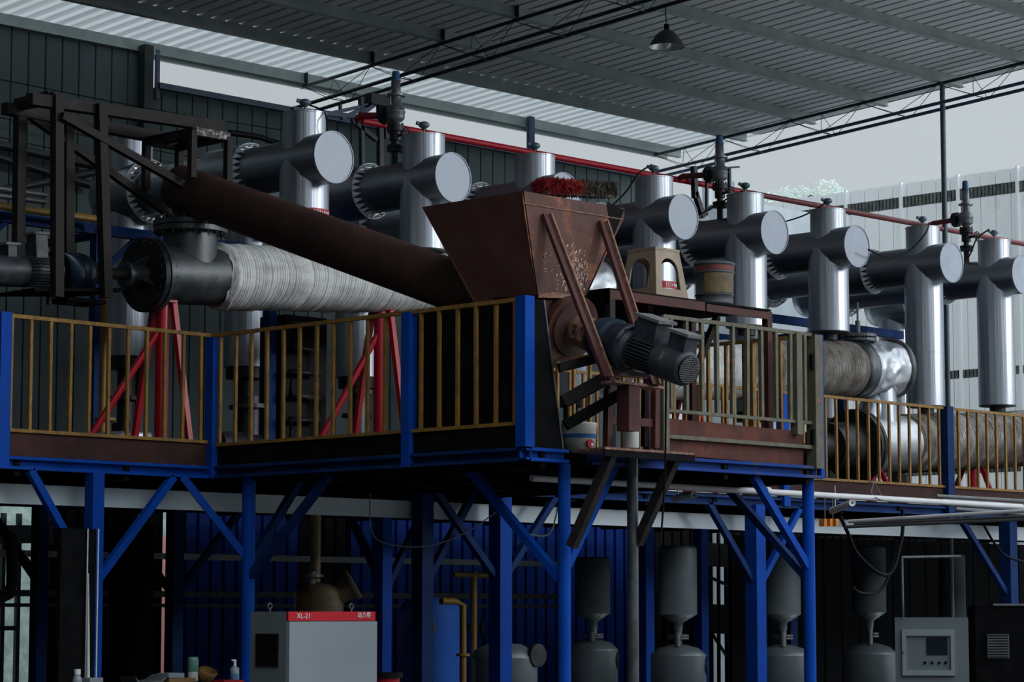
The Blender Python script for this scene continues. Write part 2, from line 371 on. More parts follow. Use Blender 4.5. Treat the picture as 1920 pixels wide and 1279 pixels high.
m = MB(); ribbed(m, XA(345, YW, 1150), XA(560, YW, 1150), 0, ZBL, YW - .02, .2, .05, .04); ribbed(m, XA(655, YW, 1150), 25.1 * KR, 0, ZBL, YW - .02, .2, .05, .04); struct('wall_back_lower', m, BLS)
m = MB(); m.box(-3.15, -3, -14, YW + .1, 0, 9); struct('wall_left_blocker', m, BLK)  # unseen side wall, drawn long and black to keep light from the left out
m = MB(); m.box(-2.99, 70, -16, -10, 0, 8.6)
struct('wall_blocker_opposite', m, BLK)  # unseen block across the yard, added to hold back low daylight
m = MB(); xa_ = 17.02 * KR
m.beam((xa_, YW - .05, zk_(7.34)), (25.1 * KR, YW - .05, zk_(7.34)), .08, .07); m.beam((xa_, YW - .03, zk_(7.2)), (xa_, YW - .03, zk_(7.74)), .05, .04)
struct('trim_1', m, SIL)
m = MB(); m.beam((16.8 * KR, YW - .12, 0), (16.8 * KR, YW - .12, zk_(7.74)), .13, .13); struct('trim_2', m, TRS)
m = MB(); m.beam((xa_, YW + .02, zk_(7.66)), (25.6 * KR, YW + .02, zk_(7.66)), .05, .05); struct('trim_3', m, PUR)
# grassy bank outside the doorway
m = MB(); random.seed(3)
for i in range(24):
    for j in range(12):
        pass
gx, gz = 24, 14; vs = []; fs = []
for j in range(gz + 1):
    for i in range(gx + 1):
        X = 10 + i * .75; Z = j * .3; vs.append(V((X, 27 + Z * .45 + .15 * noise.noise(V((X, Z, 0)) * 2.1), Z + .05 * noise.noise(V((X * 3, Z * 3, 2))))))
for j in range(gz):
    for i in range(gx): fs.append((j * (gx + 1) + i, j * (gx + 1) + i + 1, (j + 1) * (gx + 1) + i + 1, (j + 1) * (gx + 1) + i))
m.add(vs, fs, True)
solo('grass_bank', m, BNK, 'grey green grassy bank seen through the tall doorway at lower left', 'bank', (12, 27, 0))

# ------------------------------------------------------------------ purlins and trusses
PY = [YW - 1.13 * KR * i for i in range(12)]
nm = ['lowest roof purlin, along the bright eave', 'roof purlin, next up from the eave']
for i, y in enumerate(PY):
    z = zroof(y)
    m = MB(); m.chan((-3, y, z + .07), (25.85 * KR, y, z + .07), .065, .14, .006, flip=-1)
    m.beam((-3, y - .03, z + .006), (25.85 * KR, y - .03, z + .006), .06, .006)
    lab = 'grey green steel ' + (nm[i] if i < 2 else 'roof purlin, %s one up from the eave' % ORD[i])
    solo('roof_purlin', m, PUR, lab, 'purlin', (0, y, z), 'roof purlins under the corrugated sheets')
def truss(X, lab, M1, M2, y1=10.4):
    t = thing('roof_truss', lab, 'roof truss', (X, YW, zroof(YW)))
    D = .34
    m = MB(); m.cyl((X, YW + .05, zroof(YW) - .03), (X, y1, zroof(y1) - .03), .022, n=10); link('top_chord', m, M1, t)
    for s in (-.17, .17):
        m = MB(); m.cyl((X + s, YW + (.4 if s > 0 else .2), zroof(YW) - D), (X + s, y1, zroof(y1) - D), .023, n=10); link('bottom_chord', m, M2, t)
    y = YW; k = 0
    while y > y1 + 1.3:
        for s in (-.17, .17):
            m = MB(); T0 = (X, y, zroof(y) - .03); B = (X + s, y - .67, zroof(y - .67) - D); T1 = (X, y - 1.2317, zroof(y - 1.2317) - .03)
            m.cyl(T0, B, .0045, n=6); m.cyl(B, T1, .0045, n=6)
            if k % 2 == 0: m.cyl((X, y - .55, zroof(y - .55) - .03), B, .004, n=6)
            link('web_rod', m, TRS, t)
        m = MB(); m.cyl((X - .17, y - .67, zroof(y - .67) - D), (X + .17, y - .67, zroof(y - .67) - D), .006, n=6); link('cross_rod', m, TRS, t)
        if X < 25: m = MB(); m.beam((X - .02, y - .05, zroof(y)), (X - .02, y - .05, zroof(y) + .14), .01, .09); link('purlin_cleat', m, TRS, t)
        y -= 1.2317; k += 1
    return t
truss(19.17 * KR, 'dark three-chord roof truss crossing the middle of the ceiling, lamp below it', TRS, TRS)
truss(25.35 * KR, 'slim three-chord roof truss along the open right end of the roof', TRS, TRB)
xp_ = 25.35 * KR; yp_ = YA(1771, xp_, 400)
m = MB(); m.cyl((xp_, yp_, 0), (xp_, yp_, zroof(yp_) - .02), .035, n=14)
solo('truss_post', m, PST, 'slim round grey blue post carrying the truss at the open right end', 'post', (xp_, yp_, 0))
# stub post on the back wall under the eave
xs = XA(995, YW - .1, 260)
m = MB(); m.chan((xs, YW - .1, 6.2), (xs, YW - .1, P(995, 219, Y=YW - .1).z), .09, .07, .01, up=V((0, 1, 0)))
solo('wall_post', m, TRB, 'dark steel channel post rising above the back wall behind the red pipe', 'post', (xs, YW - .1, 6.2))

# bracket frame on the wall below the middle truss
t = thing('wall_bracket', 'blue grey angle-iron bracket frame below the eave, left of the left safety valve', 'bracket', P(710, 300, Y=20.6))
def bar(par, nme, a, b, w, mm, Y=20.6, h=None):
    m = MB(); m.beam(P(a[0], a[1], Y=a[2] if len(a) > 2 else Y), P(b[0], b[1], Y=b[2] if len(b) > 2 else Y), w, h or w); return link(nme, m, mm, par)
for a, b, w in (((548, 205), (720, 225), .05), ((660, 228), (722, 180), .045), ((622, 212), (722, 190), .04), ((640, 222), (700, 195), .04)):
    bar(t, 'bar', a, b, w, TRB)
for a, b, w in (((677, 182), (681, 420), .05), ((712, 180), (714, 440), .06), ((638, 195), (638, 218), .03), ((724, 180), (724, 260), .05)):
    bar(t, 'upright', a, b, w, TRS)
bar(t, 'shelf', (690, 185), (728, 192), .12, DST); bar(t, 'lower_arm', (668, 232), (705, 262), .05, DST)

# ------------------------------------------------------------------ outside: white fence, trees, buildings
XF = 36.0
zt = P(1760, 335, X=XF).z; zb1 = P(1745, 362, X=XF).z; zb1b = zb1 - .19; zb2 = P(1850, 698, X=XF).z; zb3 = P(1860, 876, X=XF).z
t = thing('boundary_wall', 'tall white sheet-metal boundary wall outside the open right end', 'wall', (XF, 26, 0))
def bands(z0, z1):
    m = MB(); y = 12.0
    while y < 36:
        m.box(XF, XF + .05, y + .006, y + .294, z0, z1); y += .30
    return m
for z0, z1 in ((0, zb3 - .09), (zb3 + .09, zb2 - .07), (zb2 + .07, zb1b), (zb1, zt)):
    link('white_sheet', bands(z0, z1), FEN, t)
for z0, z1 in ((zb1b, zb1), (zb2 - .07, zb2 + .07), (zb3 - .09, zb3 + .09)):
    m = MB(); y = 12.0
    while y < 36:
        m.beam((XF + .02, y + .02, z0), (XF + .02, y + .02, z1), .05, .05); m.box(XF + .04, XF + .06, y, y + .08, z0, z1); y += .075
    link('corrugated_strip', m, FNB, t)
m = MB(); m.box(XF + .055, XF + .09, 12, 36, 0, zt - .02); link('backing_sheet', m, FEN, t)
for px in (1589, 1693, 1800, 1912):
    y = YA(px, XF, 500); m = MB(); m.beam((XF - .02, y, 0), (XF - .02, y, zt + .02), .05, .05); link('fence_post', m, FEN, t)
def leafball(m, c, R, n, sz):
    for i in range(n):
        d = V((random.gauss(0, 1), random.gauss(0, 1), random.gauss(0, 1))).normalized() * R * random.uniform(.55, 1)
        p = V(c) + V((d.x, d.y, d.z * .8)); a = V((random.gauss(0, 1), random.gauss(0, 1), random.gauss(0, 1))).normalized() * sz; b = a.orthogonal().normalized() * sz * .6
        m.add([p - a, p + b, p + a, p - b], [(0, 1, 2, 3)])
for (px, py, R, lab) in ((1440, 375, 1.0, 'low pale green tree crown left of its taller neighbour beyond the boundary wall'), (1520, 366, 1.25, 'taller pale green tree crown rising beyond the boundary wall')):
    c = P(px, py, X=52 if px > 1500 else 57)
    t = thing('tree', lab, 'tree', (c.x, c.y, 0), 'trees beyond the boundary wall')
    m = MB(); m.cyl((c.x, c.y, 0), (c.x, c.y, c.z), .2, .08, n=10); link('trunk', m, BRK, t)
    m = MB()
    for i in range(9): leafball(m, c + V((random.uniform(-.5, .5), random.uniform(-.75, .75) * R, random.uniform(-.35, .12) * R)), R * .33, 420, .035)
    link('crown', m, LEA, t)
for (x0, x1, y0, lab) in ((1318, 1331, 320, 'slim pale vertical tank far outside behind the middle safety valve'), (1374, 1379, 341, 'thin pale chimney outside, right of the middle safety valve')):
    a = P(x0, y0, X=31); b = P(x1, y0, X=31); m = MB(); r = (a - b).length / 2
    c = (a + b) / 2; m.cyl((c.x, c.y, 0), (c.x, c.y, a.z), r, n=16); m.cyl((c.x, c.y, a.z), (c.x, c.y, a.z + r * .5), r, r * .2, n=16)
    solo('outdoor_tank', m, GRY, lab, 'tank', (c.x, c.y, 0))
a = P(1300, 400, X=31); b = P(1390, 372, X=31)
m = MB(); m.box(31, 33, b.y, a.y, 0, a.z + .1); solo('outdoor_shed', m, GRY, 'pale grey shed outside, low behind the middle safety valve', 'shed', (31, a.y, 0))

# ------------------------------------------------------------------ high bay lamp
c = P(1250, 84, X=19.3 * KR)
t = thing('pendant_lamp', 'dark bell-shaped high bay lamp hanging from the middle truss', 'lamp', c)
m = MB(); m.lathe(c + V((0, 0, .17)), c, [(0, .03), (.02, .07), (.06, .115), (.12, .16), (.17, .185), (.19, .20), (.195, .20)], 32); link('lamp_shade', m, LMP, t)
m = MB(); m.lathe(c + V((0, 0, .16)), c, [(0, .03), (.03, .09), (.08, .135), (.15, .175), (.182, .196)], 32); link('reflector', m, LMI, t)
m = MB(); m.sphere(c + V((0, 0, .03)), .055, (1, 1, 1.3)); link('bulb', m, LMB, t)
m = MB(); m.cyl(c + V((0, 0, .16)), c + V((0, 0, .23)), .03, n=12); m.cyl(c + V((0, 0, .22)), (19.17 * KR + .12, c.y, zroof(c.y) - .34), .006, n=6); link('hanger', m, DRK, t)

# ================================================================== DUCTS
XD = [15.70, 17.26, 18.85, 20.72, 22.29, 23.82, 25.73, 27.29, 28.90]
ZC = 5.83; ZT = 6.29
zbot = [5.1, 5.15, 5.3, 4.72, 4.80, 4.86, 4.10, 4.20, 4.3]
def collar(par, X, Y, r, Z=ZC, n=26, L=.10, ax=-1):
    m = MB()
    m.ring((X, Y, Z), (0, 1, 0), r - .01, r + .038, .02, 40)
    link('collar_band', m, ALH, par)
    m = MB()
    for i in range(n):
        a = 2 * math.pi * i / n; d = 2 * math.pi / n * .46
        pt = lambda th, rr, yy: V((X + rr * math.cos(th), Y + yy, Z + rr * math.sin(th)))
        vs = [pt(a - d, r + .036, ax * .012), pt(a + d, r + .036, ax * .012), pt(a, r - .002, ax * L), pt(a - d, r + .030, ax * .006), pt(a + d, r + .030, ax * .006), pt(a, r - .010, ax * (L - .006))]
        m.add(vs, [(0, 1, 2), (3, 5, 4), (0, 2, 5, 3), (1, 4, 5, 2), (0, 3, 4, 1)])
    link('serrated_edge', m, TAB, par)
DN = ['leftmost front duct, behind the top of the brown feed tube', 'front duct left of the hopper, second large round end disc', 'front duct mostly hidden behind the hopper, small stub above it', 'front duct right of the hopper, behind the tan stool', 'front duct behind the grimy bucket', 'front duct standing over the crumpled elbow', 'front duct right of the crumpled elbow with a dented end disc', 'front duct at the far right edge, end disc cut by the frame', 'last front duct']
for i, X in enumerate(XD[:8]):
    t = thing('exhaust_duct', 'aluminium cross ' + DN[i], 'duct', (X, YR, zbot[i]), 'front row of aluminium ducts')
    m = MB(); m.cyl((X, YR, zbot[i]), (X, YR, ZC), .235, n=36)
    zs = zbot[i] + 1.0
    if i > 5: m.ring((X, YR, zs - .35), (0, 0, 1), .234, .239, .012, 36)
    link('upright_pipe', m, ALV, t)
    m = MB(); m.cyl((X, YR, zbot[i] - .10), (X, YR, zbot[i]), .10, n=20); m.cyl((X, YR, zbot[i] - .012), (X, YR, zbot[i] - .001), .232, n=32); link('base_nozzle', m, DST, t)
    m = MB(); m.cyl((X, YR, ZC + .02), (X, YR, ZT), .208, n=36); m.disc((X, YR, ZT), (0, 0, 1), .214, .012, 36); link('top_stub', m, ALV, t)
    m = MB(); m.cyl((X, 17.60, ZC), (X, 18.76, ZC), .232, n=40, caps=False); m.cyl((X, 17.60, ZC), (X, 17.85, ZC), .241, n=40, caps=False); link('cross_pipe', m, ALH, t)
    m = MB(); m.disc((X, 17.595, ZC), (0, 1, 0), .245, .014, 44); m.ring((X, 17.588, ZC), (0, 1, 0), .238, .247, .016, 44)
    link('end_disc', m, CAP, t)
    collar(t, X, 18.76, .245)
    m = MB(); m.cyl((X, 18.76, ZC), (X, 19.30, ZC), .275, n=40); m.cyl((X, 19.30, ZC), (X, 20.35, ZC), .225, n=36, caps=False); link('rear_pipe', m, ALH, t)
# the red sticker on the first duct, sitting on the pipe skin
    if i in (0, 3):
        z0 = {0: P(600, 392, Y=17.8).z, 3: P(1246, 527, Y=17.8).z}[i]
        m = MB(); vs = []; fs = []
        nseg = 12
        for j in range(nseg + 1):
            a0_ = -118 if i == 0 else -160; th = math.radians(a0_ + (-35 - a0_) * j / nseg); vs += [V((X + .239 * math.cos(th), YR + .239 * math.sin(th), z0 - .075)), V((X + .239 * math.cos(th), YR + .239 * math.sin(th), z0))]
        for j in range(nseg): fs.append((2 * j, 2 * j + 2, 2 * j + 3, 2 * j + 1))
        m.add(vs, fs, True); lb = link('red_label', m, CRD, t)
        m = MB()
        for j in range(7):
            th = math.radians(-108 + 7.5 * j); c = V((X + .241 * math.cos(th), YR + .241 * math.sin(th), z0 - .035))
            m.box(c.x - .006, c.x + .006, c.y - .003, c.y + .001, c.z - .018, c.z + (.01 if j % 2 else .018))
        link('label_writing', m, WHT, lb)
    # thermocouple on the stub
    s = thing('temperature_sensor', 'small round-headed sensor on top of the %s upright duct stub from the left' % ORD[i], 'sensor', (X, YR, ZT), 'sensors on the duct stubs')
    m = MB(); m.cyl((X, YR, ZT), (X, YR, ZT + .09), .009, n=8); link('stem', m, CND, s)
    m = MB(); c = V((X, YR, ZT + .115)); m.cyl(c - V((0, 0, .045)), c, .02, .052, n=14); m.sphere(c, .054, (1.05, 1.05, .65)); m.cyl(c, c + V((-.075, .03, .015)), .02, n=8); link('head', m, HEG if i == 4 else HED, s)
# rear row
for i, X in enumerate(XD):
    t = thing('rear_duct', 'dull aluminium rear column of the %s duct from the left' % ORD[i], 'duct', (X, YB, 4.15), 'rear row of aluminium duct columns')
    ztop = 6.45 if i == 0 else 6.05
    m = MB(); m.cyl((X, YB, 4.17), (X, YB, ztop), .232, n=32); link('column', m, ALV, t)
    m = MB(); m.lathe((X, 20.35, ZC), (X, 21.2, ZC), [(0, .20), (0, .30), (0, .30), (.02, .305), (.55, .305), (.70, .25), (.74, .12), (.74, .0)], 36); link('barrel', m, ALH, t)
    collar(t, X, 20.35, .285, n=30)
    m = MB(); m.cyl((X, YB, 4.05), (X, YB, 4.17), .21, n=24); m.cyl((X, YB, 3.5), (X, YB, 4.05), .09, n=16); m.ring((X, YB, 3.75), (0, 0, 1), .08, .17, .04, 20); m.cyl((X, YB, 2.8), (X, YB, 3.5), .14, n=16); link('foot_flange', m, DST, t)

# sensor leads
def cable(name, pts, r, mm, lab, cat='cable', group=None, sub=5):
    m = MB(); m.tube(pts, r, 6, sub); return solo(name, m, mm, lab, cat, pts[0], group)
PP = P
cable('sensor_cable', [P(1222, 309, Y=17.9), P(1198, 325, Y=17.6), P(1175, 358, Y=17.5), P(1150, 384, Y=17.4)], .011, DRK, 'black lead hanging from the sensor just right of the hopper')
cable('sensor_cable', [P(1393, 358, Y=17.95), P(1360, 375, Y=18.2), P(1325, 395, Y=18.3), P(1300, 410, Y=18.35)], .010, DRK, 'black lead from the green sensor head down behind the round disc')
cable('sensor_cable', [P(1548, 380, Y=17.95), P(1530, 392, Y=18.2), P(1505, 405, Y=18.3), P(1468, 417, Y=18.35)], .010, DRK, 'short black lead slanting left from the sensor above the crumpled elbow duct')
cable('sensor_cable', [P(1742, 418, Y=17.8), P(1735, 438, Y=17.5), P(1705, 470, Y=17.5), P(1672, 482, Y=17.5), P(1650, 478, Y=17.45), P(1628, 468, Y=17.45)], .011, DRK, 'black lead drooping in a long curve left from the seventh sensor')
cable('sensor_cable', [P(1855, 430, Y=17.8), P(1832, 447, Y=17.9), P(1820, 475, Y=17.9), P(1801, 508, Y=17.9)], .010, DRK, 'black lead curving down from the sensor nearest the right edge')
cable('sensor_cable', [P(580, 197, Y=18), P(605, 207, Y=17.85), P(612, 222, Y=17.72), P(613, 250, Y=17.72)], .008, DRK, 'thin dark lead over the rim of the leftmost front duct stub')

# ------------------------------------------------------------------ red pipe + safety valves
YRP = 19.0; zrp = 6.592
m = MB(); m.cyl((XA(679, YRP, 228), YRP, zrp), (23.4, YRP, zrp), .034, n=14); mf = MB(); mf.cyl((23.4, YRP, zrp), (31, YRP, zrp), .034, n=14)
t = thing('red_pipe', 'long thin red pipe running behind the duct stubs towards the right', 'pipe', (17, YRP, zrp))
link('main_run', m, RDP, t); link('dull_run', mf, RDD, t)  # right part of the run in a darker, duller red
VV = [(742, 17.26, 18.41, 'left safety valve with blue cap above the second duct'), (1352, 22.29, 18.37, 'middle safety valve with blue cap, seen against the sky'), (1812, 27.29, 18.42, 'right safety valve with dark blue cap in front of the white boundary wall')]
for k, (px, X, Y, lab) in enumerate(VV):
    o = V((X, Y, ZC + .2))
    def zz(py): return P(px, py, Y=Y).z
    ys = [(300, 130, 165, 185, 208, 218), (400, 258, 290, 300, 318, 335)][0]
    s = 1.0
    top = zz({0: 134, 1: 254, 2: 340}[k]); H = top - (ZC + .22)
    t = thing('safety_valve', 'grey cast ' + lab, 'valve', (X, Y, ZC + .2), 'safety valves on the ducts')
    z = lambda f: ZC + .2 + H * f
    m = MB(); m.cyl((X, Y, z(0)), (X, Y, z(.36)), .036, n=14); m.ring((X, Y, z(.18)), (0, 0, 1), .03, .085, .03, 18); m.ring((X, Y, z(.22)), (0, 0, 1), .03, .085, .02, 18); m.bolts((X, Y, z(.20)), (0, 0, 1), .07, 6, .01, .07); link('riser', m, DST, t)
    m = MB(); m.cyl((X, Y, z(.28)), (X, Y, z(.38)), .06, n=14); m.cyl((X, Y, z(.33)), (X - .02, Y - .18, z(.33)), .016, n=8); w = link('stop_valve', m, DST, t)
    m = MB(); m.lathe((X - .02, Y - .18, z(.33)), (X - .02, Y - .3, z(.33)), [(-.008, .055), (0, .066), (.008, .055), (0, .048), (-.008, .055)], 20)
    for a in (0, 1, 2): m.beam(V((X - .02, Y - .18, z(.33))) - V((math.cos(a * 1.047), 0, math.sin(a * 1.047))) * .055, V((X - .02, Y - .18, z(.33))) + V((math.cos(a * 1.047), 0, math.sin(a * 1.047))) * .055, .008, .008)
    link('handwheel', m, DST, w)
    m = MB(); m.ring((X, Y, z(.40)), (0, 0, 1), .02, .088, .035, 20); m.ring((X, Y, z(.435)), (0, 0, 1), .02, .085, .03, 20); m.bolts((X, Y, z(.417)), (0, 0, 1), .07, 6, .010, .10); link('inlet_flange', m, DST, t)
    m = MB(); m.lathe((X, Y, z(.44)), (X, Y, z(1)), [(0, .045), (.035, .045), (.05, .07), (.07, .088), (.085, .092), (.13, .092), (.135, .098), (.15, .098), (.155, .09), (.20, .085), (.21, .06), (.30, .058)], 24); m.cyl((X, Y, z(.44) + .30), (X, Y, z(.44) + .32), .095, n=16); link('body', m, VLV, t)
    m = MB(); zz0 = z(.44) + .13; m.cyl((X, Y, zz0), (X, Y + .12, zz0), .055, n=16); m.disc((X, Y + .13, zz0), (0, 1, 0), .095, .03, 22); m.disc((X, Y + .165, zz0), (0, 1, 0), .095, .025, 22); m.bolts((X, Y + .148, zz0), (0, 1, 0), .078, 8, .009, .08); link('outlet_flange', m, DST, t)
    zc = z(.44) + .32
    m = MB(); m.lathe((X, Y, zc), (X, Y, zc + 1), [(0, .05), (0, .056), (.01, .056), (.03, .05), ((top - zc) * .62, .047), ((top - zc) * .62, .0)], 18); link('spring_bonnet', m, VLV, t)
    for sx in (-.075, .075):
        m = MB(); m.cyl((X + sx, Y, z(.44) + .2), (X + sx, Y, zc + .03), .009, n=8); link('tie_rod', m, VLV, t)
    m = MB(); zc2 = zc + (top - zc) * .6; m.lathe((X, Y, zc2), (X, Y, top + 1), [(0, .05), (.02, .05), (.03, .042), (top - zc2 - .03, .040), (top - zc2, .034), (top - zc2, 0)], 16); link('cap', m, VBL, t)
    b = thing('branch_pipe', 'short red branch pipe joining the ' + lab.split(' with')[0] + ' to the long red pipe', 'pipe', (X, Y + .18, zz0))
    m = MB(); m.pipe([(X, Y + .18, zz0), (X, YRP - .08, zrp + .03), (X, YRP, zrp)], .034); link('run', m, RDP if k == 0 else RDD, b)

# steel bits around middle valve
t = thing('support_bracket', 'dark angle-iron bracket standing on the duct left of the middle safety valve', 'bracket', P(1320, 420, Y=18.9))
for a, b, w, nme in (((1301, 312), (1303, 372), .06, 'upright'), ((1303, 360), (1318, 408), .06, 'strut'), ((1302, 410), (1335, 388), .04, 'arm'), ((1367, 316), (1368, 362), .035, 'thin_upright'), ((1325, 314), (1325, 404), .03, 'back_upright'), ((1345, 316), (1386, 313), .02, 'top_plate')):
    bar(t, nme, a, b, w, TRS, 18.9)

# ================================================================== REACTOR PIPES (wrapped)
SL = .072
def axis(X0, Z0, X): return V((X, YR, Z0 + SL * (X - X0)))
def wrap_pipe(name, lab, X0, Z0, Xa, Xb, r, mm, seed):
    random.seed(seed)
    a = axis(X0, Z0, Xa); b = axis(X0, Z0, Xb); Ln = (b - a).length
    prof = []; off = []; tt = 0
    while tt < Ln:
        w = random.choice((.020, .024, .028, .034)); flat = random.random() < .07
        if flat: w = random.uniform(.05, .09)
        amp = 0.003 if flat else random.uniform(.007, .013); base = random.uniform(-.004, .004) + (.008 if flat else 0)
        for k in range(5): prof.append((tt + w * k / 5, r)); off.append(base + amp * (math.sin(math.pi * k / 5) ** .6 if k else -.5))
        tt += w
    tt = prof[-1][0]; prof.append((max(Ln, tt + .005), r)); off.append(0)
    ph = [noise.noise(V((t_ * 1.7, 9, seed))) * .05 for t_, _ in prof]
    def fn(k, t, rad, th):
        bulge = .010 * noise.noise(V((t * 2.5, math.cos(th) * 1.5, math.sin(th) * 1.5 + seed))) + .004 * noise.noise(V((t * 14, math.cos(th) * 6, math.sin(th) * 6)))
        return rad + off[k] + bulge, t + .03 * math.sin(th + .8) + ph[k] * math.cos(2 * th) * .4
    m = MB(); m.lathe(a, b, prof, 44, True, fn=fn)
    m.lathe(a, b, [(.0, r * .5), (.0, r)], 44, False); m.lathe(a, b, [(Ln, r), (Ln, 0.01)], 44, False)
    return m
U1 = (axis(0, 0, 1) - axis(0, 0, 0)).normalized()
# --- pipe 1
X1, Z1 = 13.8, 4.581
t = thing('reactor_pipe', 'grey-white cloth-wrapped reactor pipe with steel inlet tee, upper left behind the yellow rail', 'reactor', axis(X1, Z1, 14.0))
xw = XA(410, YR, 520)
m = wrap_pipe('wrap', '', X1, Z1, xw, XA(985, YR, 560), .292, WRP, 1); link('cloth_wrap', m, WRP, t)
xf = XA(262, YR, 515) + .06
m = MB(); m.cyl(axis(X1, Z1, xf + .10), axis(X1, Z1, xw + .1), .262, n=44); link('steel_tee', m, STL, t)
m = MB(); m.lathe(axis(X1, Z1, xw - .06), axis(X1, Z1, xw + 1), [(0, .262), (.03, .275), (.05, .31), (.09, .30), (.13, .285)], 40, fn=lambda k, tt, rr, th: (rr + .012 * math.sin(5 * th + k), tt + .02 * math.sin(3 * th))); link('wrap_lip', m, WRP, t)
c = axis(X1, Z1, xf)
m = MB(); m.disc(c, U1, .335, .05, 48); link('blind_flange', m, DST, t)
m = MB(); m.disc(axis(X1, Z1, xf + .065), U1, .335, .045, 48); link('body_flange', m, STL, t)
m = MB(); m.bolts(axis(X1, Z1, xf + .03), U1, .295, 20, .016, .17); link('flange_bolts', m, DST, t)
m = MB(); m.cyl(axis(X1, Z1, xf - .20), axis(X1, Z1, xf), .095, n=28); m.cyl(axis(X1, Z1, xf - .235), axis(X1, Z1, xf - .2), .115, n=28)
for a in range(4):
    th = a * math.pi / 2 + .6; d = V((0, math.cos(th), math.sin(th)))
    m.prism([c + d * .09 + V((-.17, 0, 0)), c + d * .09, c + d * .20], d.cross(U1) * .015)
link('shaft_gland', m, STL, t)
xn = XA(357, YR, 440); zn0 = axis(X1, Z1, xn).z; zf = P(357, 425, Y=YR).z
m = MB(); m.cyl((xn, YR, zn0), (xn, YR, zf), .243, n=40); link('inlet_nozzle', m, STL, t)
m = MB(); m.lathe((xn, YR, zf - .015), (xn, YR, zf + 1), [(-.045, .243), (-.045, .335), (-.045, .335), (0, .335), (0, .335), (0, .30), (.012, .30), (.012, .338), (.012, .338), (.055, .338), (.055, .338), (.055, .16)], 44, False); link('inlet_flange', m, STL, t)
m = MB(); m.bolts((xn, YR, zf), (0, 0, 1), .30, 18, .017, .17); link('inlet_bolts', m, DST, t)
XE1 = True
# --- pipe 2
X2, Z2 = 24.17, 4.45
t = thing('reactor_pipe', 'brownish cloth-wrapped reactor pipe with crumpled foil end, behind the olive railing', 'reactor', axis(X2, Z2, 21.0))
xe2 = XA(1592, YR, 690)
m = wrap_pipe('wrap', '', X2, Z2, 20.0, XA(1372, YR, 690), .322, WRP, 2); link('cloth_wrap', m, WRP, t)
m = wrap_pipe('wrap', '', X2, Z2, XA(1372, YR, 690), xe2, .322, WRB, 5); link('sooty_wrap', m, WRB, t)
def foil(par, X0, Z0, xa, xb, r, seed, amp=.02, mm=ALX):
    Ln = (axis(X0, Z0, xb) - axis(X0, Z0, xa)).length; n = 26
    pr = [(Ln * i / n, r) for i in range(n + 1)]
    def fn(k, tt, rad, th):
        q = V((tt * 5, math.cos(th) * 1.6, math.sin(th) * 1.6 + seed))
        w = abs(math.sin(math.pi * k / n)) ** .5
        return rad - amp * w * abs(noise.noise(q)) * 2.0 + amp * .4 * w * noise.noise(q * 3), tt
    m = MB(); m.lathe(axis(X0, Z0, xa), axis(X0, Z0, xb), pr, 72, True, fn=fn); return link('foil_jacket', m, mm, par)
P1T = [o for o in COL.objects if o.name == 'reactor_pipe'][0]
foil(P1T, X1, Z1, XA(985, YR, 560), XA(1118, YR, 560), .305, 8, .03)
m = MB(); m.disc(axis(X1, Z1, XA(1120, YR, 560)), U1, .33, .05, 40); link('end_flange', m, STL, P1T)
xe = XA(1672, YR, 690)
m = MB(); m.lathe(axis(X2, Z2, xe2 - .03), axis(X2, Z2, xe2 + 1), [(0, .322), (.01, .342), (.12, .345), (.17, .34), (.20, .35), (.22, .335)], 48); link('steel_band', m, STL, t)
foil(t, X2, Z2, xe2 + .15, xe - .05, .345, 3, .035)
m = MB(); m.lathe(axis(X2, Z2, xe - .08), axis(X2, Z2, xe + 1), [(0, .335), (.02, .36), (.05, .365), (.06, .365), (.09, .36), (.09, .20), (.09, .0)], 48); link('end_flange', m, STL, t)
xn2 = XA(1604, YR, 635); zn2 = P(1604, 634, Y=YR).z
m = MB(); m.cyl((xn2, YR - .05, axis(X2, Z2, xn2).z), (xn2, YR - .05, zn2), .12, n=24); m.ring((xn2, YR - .05, zn2 - .03), (0, 0, 1), .08, .21, .035, 28); m.ring((xn2, YR - .05, zn2 + .02), (0, 0, 1), .0, .21, .035, 28); m.bolts((xn2, YR - .05, zn2), (0, 0, 1), .18, 10, .012, .11)
m.cyl((xn2 - .02, YR - .05, zn2), (xn2 - .02, YR - .05, zn2 + .20), .03, n=12); m.cyl((xn2 - .02, YR - .05, zn2 + .18), (xn2 - .02, YR - .05, zn2 + .42), .012, n=8); link('top_nozzle', m, STL, t)
# drop chute from pipe 2 to pipe 3
xc = XA(1648, YR, 800)
m = MB(); m.cyl((xc + .04, YR - .02, 3.6), (xc, YR, 4.45), .20, n=36); link('drop_chute', m, ALV, t)
m = MB(); m.cyl((xc - .45, YR + .1, 3.3), (xc - .02, YR, 4.2), .16, n=30); link('slanted_chute', m, ALV, t)
